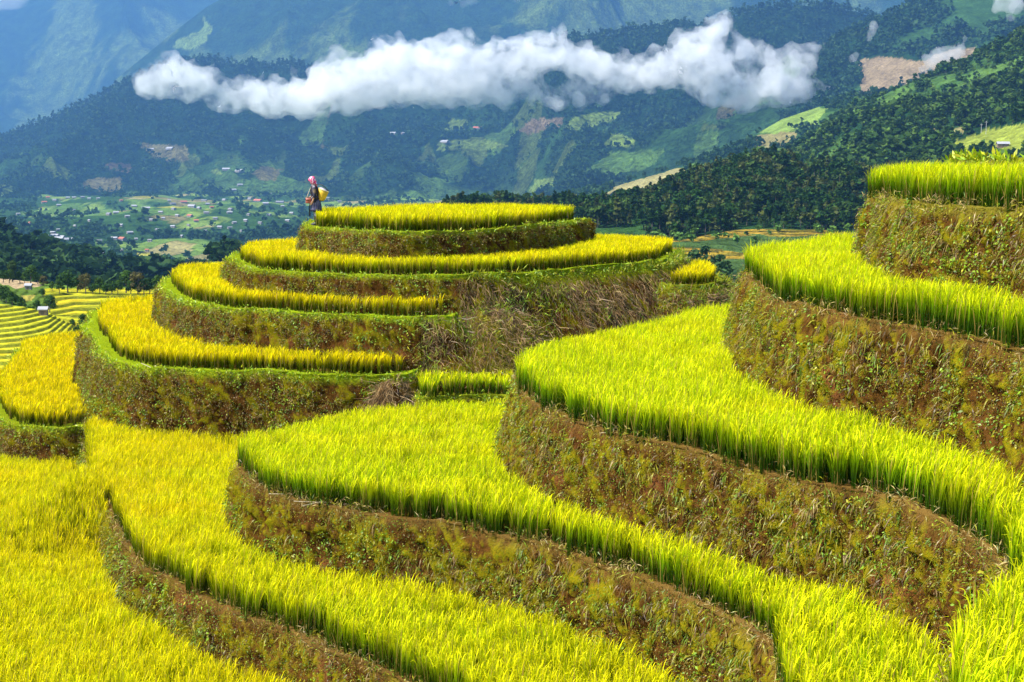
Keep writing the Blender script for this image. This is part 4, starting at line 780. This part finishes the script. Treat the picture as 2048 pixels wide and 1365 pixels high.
house(891, 283, 18, 'white farmhouse on the green clearing right of centre, below the cloud', [r9]); house(955, 256, 16, 'reddish house on the slope clearing right of centre', [r9], M_wallw, M_roofr)
house(303, 298, 14, 'white farmhouse at the left of the highest clearing on the left slope', [r9]); house(340, 296, 18, 'long white farmhouse on the highest clearing on the left slope', [r9])
for (u, v, w_), l in zip(((452, 338, 16), (480, 341, 20), (468, 379, 10), (480, 369, 10), (540, 388, 12)), ('long pale roof at the left of the clearing left of the woman', 'pale roof beside the clearing left of the woman', 'lower small roof on the slope left of the woman', 'upper small roof on the slope left of the woman', 'isolated roof on the lower slope nearest the woman')): house(u, v, w_, l, [r9, rv])
for i, (u, v, w_) in enumerate(VH):
    house(u, v, w_ * 0.8, 'pale roofed house of the village spread over the valley floor', [rv], M_wallw, (M_roofw, M_roofg, M_roofw)[i % 3] if i % 7 else M_roofr, 'village houses on the valley floor')
for u, v, w_ in ((96, 474, 14), (104, 479, 16), (112, 473, 16), (120, 480, 18), (128, 476, 14), (138, 480, 18), (100, 485, 14), (116, 486, 14), (108, 468, 10)):
    house(u, v, w_, 'white roofed building in the tight cluster behind the dark left spur', [rv], M_wallw, M_roofw, 'white buildings clustered behind the left spur')

# ------------------------------------------------------------------ poles, sticks
def rod(name, a, b, ra, rb, mat, parent=None, n=8):
    a, b = Vector(a), Vector(b); ax = (b - a).normalized(); p = ax.cross(Vector((0.31, 0.9, 0.17))).normalized(); q = ax.cross(p)
    V = [tuple(c + (p * math.cos(t) + q * math.sin(t)) * r) for c, r in ((a, ra), (b, rb)) for t in [2 * math.pi * k / n for k in range(n)]]
    me = bpy.data.meshes.new(name); me.from_pydata(V, [], [tuple(int(z) for z in f) for f in grid_faces(2, n, True)] + [tuple(range(n))[::-1], tuple(range(n, 2 * n))]); me.materials.append(mat)
    o = bpy.data.objects.new(name, me); S.collection.objects.link(o)
    if parent: o.parent = parent
    return o
M_stick = plain("bleached_wood", (0.34, 0.27, 0.16), 0.8, 0.3, 30); M_pole = plain("grey_pole", (0.4, 0.4, 0.4), 0.7)
for (u1, v1, u2, v2, Hh, lab) in ((588, 1003, 662, 1009, F2H - 0.06, 'longest bleached stick lying on the rim of the second bank'), (606, 1012, 648, 1006, F2H - 0.1, 'shorter bleached stick crossing under the longest one'), (538, 988, 585, 992, F2H - 0.05, 'bleached stick lying apart near the bank tip, left of two others')):
    a = P(u1, v1, Hh); b = P(u2, v2, Hh); o = rod("stick", (a[0], a[1], -Hh), (b[0], b[1], -Hh + 0.03), 0.011, 0.006, M_stick, n=6); tag(o, lab, 'stick')
a = P(283, 727, T4H - 0.06); b = P(302, 737, T4H - 0.06); tag(rod("stick", (a[0], a[1], -T4H + 0.06), (b[0], b[1], -T4H + 0.08), 0.013, 0.008, M_stick, n=6), 'pale stick lying on the green rim of the lowest hill bank', 'stick')
for u, v, hp_, lab in ((1973, 266, 26, 'taller grey pole at the edge of the dark wood above the farmhouse terrace'), (1964, 268, 18, 'shorter grey pole left of the taller one above the farmhouse terrace')):
    p = ground_at([r6], u, v); h = hp_ / (FPX / p[1]); t = empty("utility_pole", tuple(float(q) for q in p)); rod("pole", (0, 0, -1), (0, 0, h), 0.22, 0.15, M_pole, t); rod("crossarm", (-1.2, 0, h - 1), (1.2, 0, h - 1), 0.12, 0.12, M_pole, t); tag(t, lab, 'pole')

# ------------------------------------------------------------------ the woman
def loft(rings, n=20, cap=True, fn=None):
    """rings: (x, y, z, rx, ry, tiltx) ellipses"""
    V = []; 
    for i, rg in enumerate(rings):
        x, y, z, rx, ry = rg[:5]; tl = rg[5] if len(rg) > 5 else 0
        for k in range(n):
            a = 2 * math.pi * k / n; m = fn(i, a) if fn else 1
            cx, cy = math.cos(a) * rx * m, math.sin(a) * ry * m; V.append((x + cx, y + cy, z + cx * tl))
    F = [tuple(int(q) for q in f) for f in grid_faces(len(rings), n, True)]
    if cap: F += [tuple(range(n))[::-1], tuple(range((len(rings) - 1) * n, len(rings) * n))]
    return V, F
def tubepath(pts, rad, n=10):
    V = []; pts = [Vector(p) for p in pts]
    for i, p in enumerate(pts):
        d = (pts[min(i + 1, len(pts) - 1)] - pts[max(i - 1, 0)]).normalized(); q = d.cross(Vector((0, 1, 0.13))).normalized(); w_ = d.cross(q); r = rad[i] if isinstance(rad, (list, tuple)) else rad
        V += [tuple(p + (q * math.cos(2 * math.pi * k / n) + w_ * math.sin(2 * math.pi * k / n)) * r) for k in range(n)]
    return V, [tuple(int(q) for q in f) for f in grid_faces(len(pts), n, True)] + [tuple(range(n))[::-1], tuple(range((len(pts) - 1) * n, len(pts) * n))]
def mk(name, parts, mat, parent=None, smooth=True, colf=None, thick=0):
    V, F = [], []
    for v, f in parts: b = len(V); V += v; F += [tuple(i + b for i in q) for q in f]
    me = bpy.data.meshes.new(name); me.from_pydata(V, [], F); me.materials.append(mat); me.polygons.foreach_set("use_smooth", [smooth] * len(F))
    if colf:
        at = me.color_attributes.new("Col", 'FLOAT_COLOR', 'POINT')
        for i, v in enumerate(V): at.data[i].color = (*colf(v), 1)
    o = bpy.data.objects.new(name, me); S.collection.objects.link(o); 
    if parent: o.parent = parent
    if thick: md = o.modifiers.new("t", 'SOLIDIFY'); md.thickness = thick; md.offset = 0
    return o
def vc_mat(name, rough=0.8):
    m, t, out = new_mat(name); b = N(t, "ShaderNodeBsdfPrincipled"); b.inputs["Roughness"].default_value = rough; c = N(t, "ShaderNodeVertexColor"); c.layer_name = "Col"
    t.links.new(c.outputs[0], b.inputs["Base Color"]); t.links.new(b.outputs[0], out.inputs[0]); return m
M_skin = plain("skin", (0.50, 0.27, 0.16), 0.55, 0.06, 10); M_cloth = vc_mat("cloth"); M_dark = plain("indigo_cloth", (0.012, 0.014, 0.03), 0.85, 0.3, 30); M_hair = plain("hair", (0.015, 0.01, 0.008), 0.5)
wp = P(634, 452, T1H); t1 = T['T1']
woman = empty("person", (wp[0], wp[1], -T1H + 0.03)); tag(woman, 'woman in dark indigo dress and pink checked headscarf standing at the hilltop edge', 'person')
# body: one skinned surface
J = {}; VB = []; EB = []; RB = []
def jn(name, co, r, par=None):
    J[name] = len(VB); VB.append(co); RB.append(r)
    if par is not None: EB.append((J[par], J[name]))
jn('pel', (-.02, 0, .86), .12); jn('wst', (-.03, 0, 1.0), .10, 'pel'); jn('chs', (-.06, 0, 1.20), .115, 'wst'); jn('nkb', (-.085, 0, 1.34), .06, 'chs'); jn('nk', (-.115, 0, 1.41), .045, 'nkb'); jn('hd1', (-.145, 0, 1.475), .07, 'nk'); jn('hd2', (-.15, 0, 1.55), .088, 'hd1'); jn('hd3', (-.145, 0, 1.615), .065, 'hd2')
jn('nose', (-.245, 0, 1.515), .012, 'hd2'); jn('chin', (-.205, 0, 1.455), .026, 'hd1')
for s_, q in ((-1, 'n'), (1, 'f')):
    jn('sh' + q, (-.07, .14 * s_, 1.30), .055, 'chs')
    if s_ < 0: el, wr, pm = (-.03, -.20, 1.06), (-.10, -.205, .86), (-.13, -.205, .79)
    else: el, wr, pm = (-.10, .2, 1.06), (-.26, .14, .95), (-.31, .10, .94)
    jn('el' + q, el, .042, 'sh' + q); jn('wr' + q, wr, .026, 'el' + q); jn('pm' + q, pm, .034, 'wr' + q)
    dv = (Vector(pm) - Vector(wr)).normalized(); sd_ = Vector((1, 0, 0.35)) if s_ < 0 else Vector((0, 0, 1))
    for k in range(4):
        o_ = sd_ * (0.026 - 0.0175 * k); L_ = (.062, .075, .07, .055)[k]; b0 = Vector(pm) + dv * .03 + o_; b1 = b0 + dv * L_ * .55; b2 = b1 + (dv + Vector((-.35, .25, 0))).normalized() * L_ * .5
        jn(f'a{q}{k}', tuple(b0), .0095, 'pm' + q); jn(f'b{q}{k}', tuple(b1), .009, f'a{q}{k}'); jn(f'c{q}{k}', tuple(b2), .007, f'b{q}{k}')
    tb = Vector(pm) - sd_ * .034 + dv * .0; jn(f't{q}1', tuple(tb), .011, 'pm' + q); jn(f't{q}2', tuple(tb + (dv - sd_ * .6).normalized() * .04), .009, f't{q}1')
    jn('hp' + q, (-.01 - .02 * (s_ > 0), .075 * s_, .80), .085, 'pel'); jn('kn' + q, (-.02 - .05 * (s_ > 0), .085 * s_, .46), .052, 'hp' + q); jn('an' + q, (.01 - .06 * (s_ > 0), .085 * s_, .085), .034, 'kn' + q); jn('to' + q, (-.12 - .06 * (s_ > 0), .09 * s_, .035), .03, 'an' + q)
me = bpy.data.meshes.new("body"); me.from_pydata(VB, EB, []); body = bpy.data.objects.new("body", me); S.collection.objects.link(body)
sk = body.modifiers.new("skin", 'SKIN'); sk.use_smooth_shade = True
for i, r in enumerate(RB): me.skin_vertices[0].data[i].radius = (r, r)
me.skin_vertices[0].data[0].use_root = True
body.modifiers.new("sub", 'SUBSURF').levels = 1; body.modifiers["sub"].render_levels = 2
me.materials.append(M_skin); body.parent = woman
for s_ in (-1, 1):
    mk("eye", [loft([(-.228 + .002 * k, .034 * s_, 1.545 + dz, .004 + .006 * (1 - abs(k - 1)), .010 * (1.01 - abs(k - 1))) for k, dz in enumerate((-.006, 0, .006))], 8)], M_hair, woman)
mk("mouth", [loft([(-.222, 0, 1.482, .008, .022), (-.224, 0, 1.489, .008, .024)], 10)], plain("lips", (0.35, 0.1, 0.09), 0.5), woman)
mk("hair", [loft([(-.13, 0, 1.47, .075, .085), (-.12, 0, 1.53, .098, .1), (-.125, 0, 1.6, .092, .096), (-.135, 0, 1.64, .05, .05)], 18)], M_hair, woman)
def scarf_col(v):
    k = (int(math.floor(v[0] * 28 + v[2] * 6)) + int(math.floor(v[2] * 28 - v[1] * 9))) % 3
    return ((0.75, 0.03, 0.12), (0.85, 0.72, 0.78), (0.72, 0.10, 0.32))[k]
mk("headscarf", [loft([(-.105, 0, 1.42, .06, .09), (-.10, 0, 1.46, .10, .11), (-.115, 0, 1.52, .118, .118), (-.145, 0, 1.56, .125, .12, .15), (-.145, 0, 1.61, .118, .115, .1), (-.14, 0, 1.655, .085, .09), (-.13, 0, 1.685, .045, .05)], 26, True, lambda i, a: 1 + 0.06 * math.sin(a * 5 + i * 1.3)),
     tubepath([(-.06, -.03, 1.5), (-.01, -.04, 1.42), (.01, -.03, 1.33)], [.05, .045, .02])], M_cloth, woman, colf=scarf_col)
def jacket_col(v):
    if abs(v[1]) > .13 and 1.12 < v[2] < 1.2: return (0.22, 0.15, 0.06) if int(v[2] * 90) % 2 else (0.05, 0.06, 0.10)
    if abs(v[1]) > .12 and 1.2 < v[2] < 1.27: return (0.10, 0.09, 0.09)
    if v[2] > 1.36: return (0.3, 0.28, 0.3)
    return (0.012, 0.013, 0.035)
sl_n = tubepath([(-.07, -.12, 1.33), (-.06, -.17, 1.26), (-.045, -.195, 1.16), (-.03, -.205, 1.08), (-.045, -.208, 1.0), (-.06, -.208, .95)], [.065, .068, .062, .06, .056, .06], 14)
sl_f = tubepath([(-.07, .12, 1.33), (-.08, .17, 1.24), (-.10, .2, 1.1), (-.13, .19, 1.03), (-.19, .165, .99)], [.065, .066, .06, .055, .055], 14)
mk("jacket", [loft([(-.10, 0, 1.40, .06, .07), (-.09, 0, 1.36, .09, .12), (-.075, 0, 1.31, .125, .165), (-.07, 0, 1.2, .145, .17), (-.055, 0, 1.08, .14, .155), (-.04, 0, .98, .14, .15), (-.04, 0, .88, .155, .165), (-.04, 0, .78, .17, .175)], 24), sl_n, sl_f], M_cloth, woman, colf=jacket_col)
mk("sash", [loft([(-.045, 0, .99, .147, .158), (-.045, 0, .94, .15, .16)], 24)], plain("sash_cloth", (0.05, 0.05, 0.12), 0.8), woman)
def skirt_col(v):
    a = math.atan2(v[1], v[0] + .03); st = int(math.floor(a * 9)) % 3
    if v[2] < .50: return (0.01, 0.012, 0.03)
    return ((0.02, 0.022, 0.09), (0.22, 0.21, 0.28), (0.02, 0.02, 0.08))[st]
mk("skirt", [loft([(-.03, 0, .90, .14, .15), (-.025, 0, .78, .165, .17), (-.02, 0, .66, .18, .185), (-.015, 0, .54, .19, .195), (-.015, 0, .47, .195, .2)], 72, False, lambda i, a: 1 + 0.035 * i / 2 * math.sin(a * 18))], M_cloth, woman, colf=skirt_col, thick=.006)
mk("apron", [([(-.20, -.09, .90), (-.20, .09, .90), (-.265, -.085, .6), (-.265, .085, .6), (-.26, -.08, .31), (-.26, .08, .31), (-.19, -.09, .90), (-.19, .09, .90), (-.25, -.085, .6), (-.25, .085, .6), (-.235, -.08, .31), (-.235, .08, .31)],
     [(0, 1, 3, 2), (2, 3, 5, 4), (6, 8, 9, 7), (8, 10, 11, 9), (0, 2, 8, 6), (2, 4, 10, 8), (1, 7, 9, 3), (3, 9, 11, 5), (4, 5, 11, 10), (0, 6, 7, 1)])], M_dark, woman, smooth=False)
for s_ in (-1, 1):
    dx = -.05 * (s_ > 0)
    mk("legging", [loft([(-.015 + dx, .085 * s_, .49, .068, .066), (-.01 + dx, .085 * s_, .40, .072, .068), (-.0 + dx, .085 * s_, .28, .062, .058), (.01 + dx * 1.1, .085 * s_, .13, .05, .048), (.01 + dx * 1.2, .086 * s_, .08, .052, .05)], 16)], M_cloth, woman, colf=lambda v: (0.45, 0.45, 0.5) if .38 < v[2] < .42 else (0.012, 0.012, 0.02))
    mk("shoe", [loft([(-.06 + dx * 1.2, .088 * s_, -.012, .115, .045), (-.055 + dx * 1.2, .088 * s_, .03, .115, .046), (-.03 + dx * 1.2, .088 * s_, .065, .085, .042), (.01 + dx * 1.2, .087 * s_, .10, .045, .04)], 18)], plain("shoe_rubber", (0.02, 0.02, 0.022), 0.6), woman)
# basket carried on her back
M_bask = plain("yellow_woven_bamboo", (0.80, 0.50, 0.03), 0.6, 0.25, 45, 0.5); M_rim = plain("dark_cane", (0.06, 0.035, 0.02), 0.7)
bk = empty("basket", (wp[0], wp[1], -T1H + 0.03)); tag(bk, 'yellow woven basket tilted on the woman\'s back with pale cloth in its mouth', 'basket')
TL = -0.42
mk("basket_body", [loft([(.16, 0, .85, .09, .10, TL * .3), (.175, 0, .90, .115, .12, TL * .5), (.20, 0, 1.0, .14, .145, TL * .7), (.225, 0, 1.1, .155, .16, TL), (.245, 0, 1.2, .172, .175, TL)], 30, True, lambda i, a: 1 + .012 * math.sin(a * 15))], M_bask, bk)
mk("rim", [loft([(.247, 0, 1.195, .185, .185, TL), (.25, 0, 1.225, .188, .188, TL), (.25, 0, 1.225, .165, .165, TL), (.247, 0, 1.195, .165, .165, TL)], 30, False)], plain("pale_cane", (0.62, 0.48, 0.14), 0.7), bk)
mk("cloth_bundle", [loft([(.24, 0, 1.2, .16, .16, TL), (.235, 0, 1.235, .135, .14, TL), (.22, 0, 1.275, .08, .09, TL), (.21, 0, 1.29, .03, .03, TL)], 18, True, lambda i, a: 1 + .08 * math.sin(a * 4 + i))], plain("pale_cloth", (0.62, 0.5, 0.5), 0.9, 0.3, 20), bk)
mk("strap", [tubepath([(.41, -.02, 1.17), (.33, -.08, 1.30), (.2, -.1, 1.39), (.06, -.1, 1.40), (-.04, -.11, 1.395), (-.14, -.12, 1.34), (-.2, -.11, 1.2), (-.16, -.15, 1.0), (.02, -.155, .92), (.11, -.10, .92)], .012, 6)], M_rim, bk)
mk("foot_ring", [loft([(.155, 0, .825, .085, .09), (.158, 0, .855, .095, .1)], 20)], M_rim, bk)
bg_ = empty("shoulder_bag", (wp[0], wp[1], -T1H + 0.03)); tag(bg_, 'reddish brown shoulder bag hanging at the woman\'s front hip', 'bag')
mk("pouch", [loft([(-.265, -.15, .755, .085, .03), (-.265, -.155, .78, .095, .042), (-.26, -.155, .86, .092, .042), (-.255, -.15, .925, .085, .03)], 16)], plain("red_brown_leather", (0.45, 0.12, 0.07), 0.5, 0.15), bg_)
mk("flap", [loft([(-.262, -.157, .845, .097, .047), (-.258, -.153, .932, .09, .036)], 16)], plain("dark_red_leather", (0.36, 0.09, 0.06), 0.5), bg_)
mk("bag_strap", [tubepath([(-.33, -.13, .92), (-.29, -.10, 1.05), (-.235, -.03, 1.22), (-.18, .05, 1.35), (-.08, .11, 1.385)], .008, 6), tubepath([(-.18, -.16, .92), (-.1, -.17, 1.0), (.03, -.15, 1.05)], .007, 6)], plain("pale_strap", (0.65, 0.55, 0.4), 0.8), bg_)

# ------------------------------------------------------------------ low cloud and shreds of mist
def cloud(name, balls, dist, dens, label, seed, voxel=9.0, flat=1.0, fluff=1.0, grow=1.2, uneven=0):
    R = random.Random(seed); V, F = [], []; bm = bmesh.new(); bmesh.ops.create_icosphere(bm, subdivisions=2, radius=1); sv = [v.co.copy() for v in bm.verts]; sf = [tuple(v.index for v in f.verts) for f in bm.faces]; bm.free()
    k = dist / FPX
    def ball(x, y, z, r, rz):
        b = len(V); V.extend([(x + c.x * r, y + c.y * r, z + c.z * rz) for c in sv]); F.extend([tuple(i + b for i in f) for f in sf])
    for (u, v, r) in balls:
        x, z = ray(u, v); x *= dist; z *= dist; rr = r * k * grow; yy = dist + R.uniform(-0.6, 0.6) * rr
        ball(x, yy, z - .1 * rr, rr * .72, rr * .66 * flat)
        for _ in range(int(22 * fluff)):
            a = R.uniform(0, 6.283); e = R.uniform(-1, 1); d = R.uniform(.55, 1.02); q = R.uniform(0.14, 0.40) * rr * (1.25 - .6 * d)
            ball(x + math.cos(a) * rr * d * math.sqrt(1 - .5 * e * e), yy + e * rr * .8, z + math.sin(a) * rr * d * flat * (1 if math.sin(a) > 0 else .8), q * 1.15, q)
    me = bpy.data.meshes.new(name); me.from_pydata(V, [], F); o = bpy.data.objects.new(name, me); S.collection.objects.link(o)
    rm = o.modifiers.new("rm", 'REMESH'); rm.mode = 'VOXEL'; rm.voxel_size = voxel
    for i, (sc, st) in enumerate(((46, 26), (15, 13))):
        tx = bpy.data.textures.new(f"puff{seed}{i}", 'CLOUDS'); tx.noise_scale = sc * k; tx.noise_depth = 3; dm = o.modifiers.new("d", 'DISPLACE'); dm.texture = tx; dm.texture_coords = 'GLOBAL'; dm.strength = st * k; dm.mid_level = 0.5
    m, t, out = new_mat(name); vol = N(t, "ShaderNodeVolumePrincipled"); vol.inputs["Color"].default_value = (0.997, 0.997, 0.997, 1); vol.inputs["Density"].default_value = dens; vol.inputs["Anisotropy"].default_value = 0.0
    if uneven:
        g = N(t, "ShaderNodeTexCoord"); f = noise(t, g.outputs["Object"], 1 / (34 * k), 4, 0.6, 0.4); t.links.new(mapr(t, f, 0.40, 0.62, 0.0, dens), vol.inputs["Density"]); m.cycles.volume_step_rate = uneven
    t.links.new(vol.outputs[0], out.inputs["Volume"]); me.materials.append(m); tag(o, label, 'cloud', kind='stuff'); return o
CB = [(300, 168, 26), (330, 152, 32), (375, 158, 34), (415, 170, 26), (445, 182, 18), (470, 200, 26), (440, 212, 14), (510, 192, 34), (560, 198, 34), (610, 190, 42), (655, 178, 48), (700, 160, 46), (750, 140, 46), (740, 180, 40), (800, 130, 48), (800, 175, 42), (855, 118, 40), (850, 165, 48), (905, 130, 46), (900, 175, 34), (955, 118, 36), (960, 150, 36), (950, 195, 24), (1010, 125, 38), (1015, 195, 20), (1065, 112, 40), (1115, 105, 34), (1160, 125, 36), (1205, 138, 34), (1115, 198, 22), (1160, 200, 20), (1240, 150, 34),
      (1290, 148, 32), (1335, 120, 30), (1330, 150, 30), (1385, 105, 38), (1420, 75, 30), (1445, 45, 18), (1455, 22, 8), (1430, 120, 36), (1490, 105, 26), (1540, 112, 22), (1590, 110, 18), (1630, 100, 12), (1650, 88, 6), (1420, 165, 32), (1420, 195, 22), (1475, 185, 34), (1530, 175, 36), (1580, 170, 34), (1620, 180, 24), (1655, 183, 12), (1600, 140, 26), (340, 188, 14)]
CB += [(900, 195, 24), (935, 172, 28), (985, 178, 28), (1040, 172, 26), (1075, 190, 20), (1210, 195, 14), (860, 195, 22), (560, 212, 16), (620, 214, 18), (700, 205, 24), (1300, 165, 24), (1250, 168, 22), (1385, 150, 34), (1545, 145, 30), (1440, 60, 22), (1450, 34, 12), (1560, 195, 24), (1500, 205, 18), (380, 190, 16), (320, 180, 18)]
cloud("cloud_bank", CB, 3050, 0.016, 'long bright white bank of low cloud lying across the ridge', 1, 7.0, grow=0.9)
cloud("cloud_veil", CB, 3060, 0.02, 'soft veil of vapour round the long bank of low cloud', 11, 12.0, 1.0, 1.0, 1.38, uneven=1.0)
cloud("mist_wisp", [(1742, 62, 8), (1736, 74, 6), (1745, 52, 6), (1712, 114, 8), (1700, 120, 6)], 2600, 0.02, 'small pale shred of mist over the dark top right forest', 2, 4.0, 1.4)
cloud("mist_wisp", [(1860, 125, 14), (1885, 112, 16), (1905, 104, 14), (1850, 118, 10), (1925, 90, 7), (1930, 75, 6), (1922, 66, 4), (1840, 140, 10), (1880, 100, 10)], 2450, 0.025, 'wisp of mist drifting over the brown clearing at the right', 3, 4.0)
cloud("mist_wisp", [(2000, 8, 16), (2020, 2, 20), (2035, 12, 14), (1990, 18, 10), (2020, 34, 8)], 2400, 0.018, 'patch of mist in the top right corner', 4, 4.0)
cloud("mist_wisp", [(900, 8, 8), (925, 3, 12), (945, 2, 9), (1035, 3, 6)], 5200, 0.0035, 'thin wisp of mist at the top edge above the cloud bank', 5, 8.0, 0.8)
cloud("mist_wisp", [(-30, -20, 60), (40, -30, 55), (100, -45, 50), (0, 5, 30), (170, -50, 40)], 9500, 0.0011, 'pale mist over the farthest mountain in the top left corner', 6, 30.0, 0.7)

# ------------------------------------------------------------------ the air
me = bpy.data.meshes.new("haze"); x0, x1, y0, y1, z0, z1 = -16000, 16000, -1500, 16500, -170, 2600
me.from_pydata([(x, y, z) for z in (z0, z1) for (x, y) in ((x0, y0), (x1, y0), (x1, y1), (x0, y1))], [], [(3, 2, 1, 0), (4, 5, 6, 7), (0, 1, 5, 4), (1, 2, 6, 5), (2, 3, 7, 6), (3, 0, 4, 7)])
hz = bpy.data.objects.new("haze", me); S.collection.objects.link(hz); m, t, out = new_mat("haze")
vol = N(t, "ShaderNodeVolumePrincipled"); vol.inputs["Color"].default_value = (0.17, 0.40, 0.80, 1); vol.inputs["Density"].default_value = 0.00008; vol.inputs["Anisotropy"].default_value = 0.2
t.links.new(vol.outputs[0], out.inputs["Volume"]); me.materials.append(m); hz['kind'] = 'stuff'; hz['label'] = 'blue haze filling the valley air'
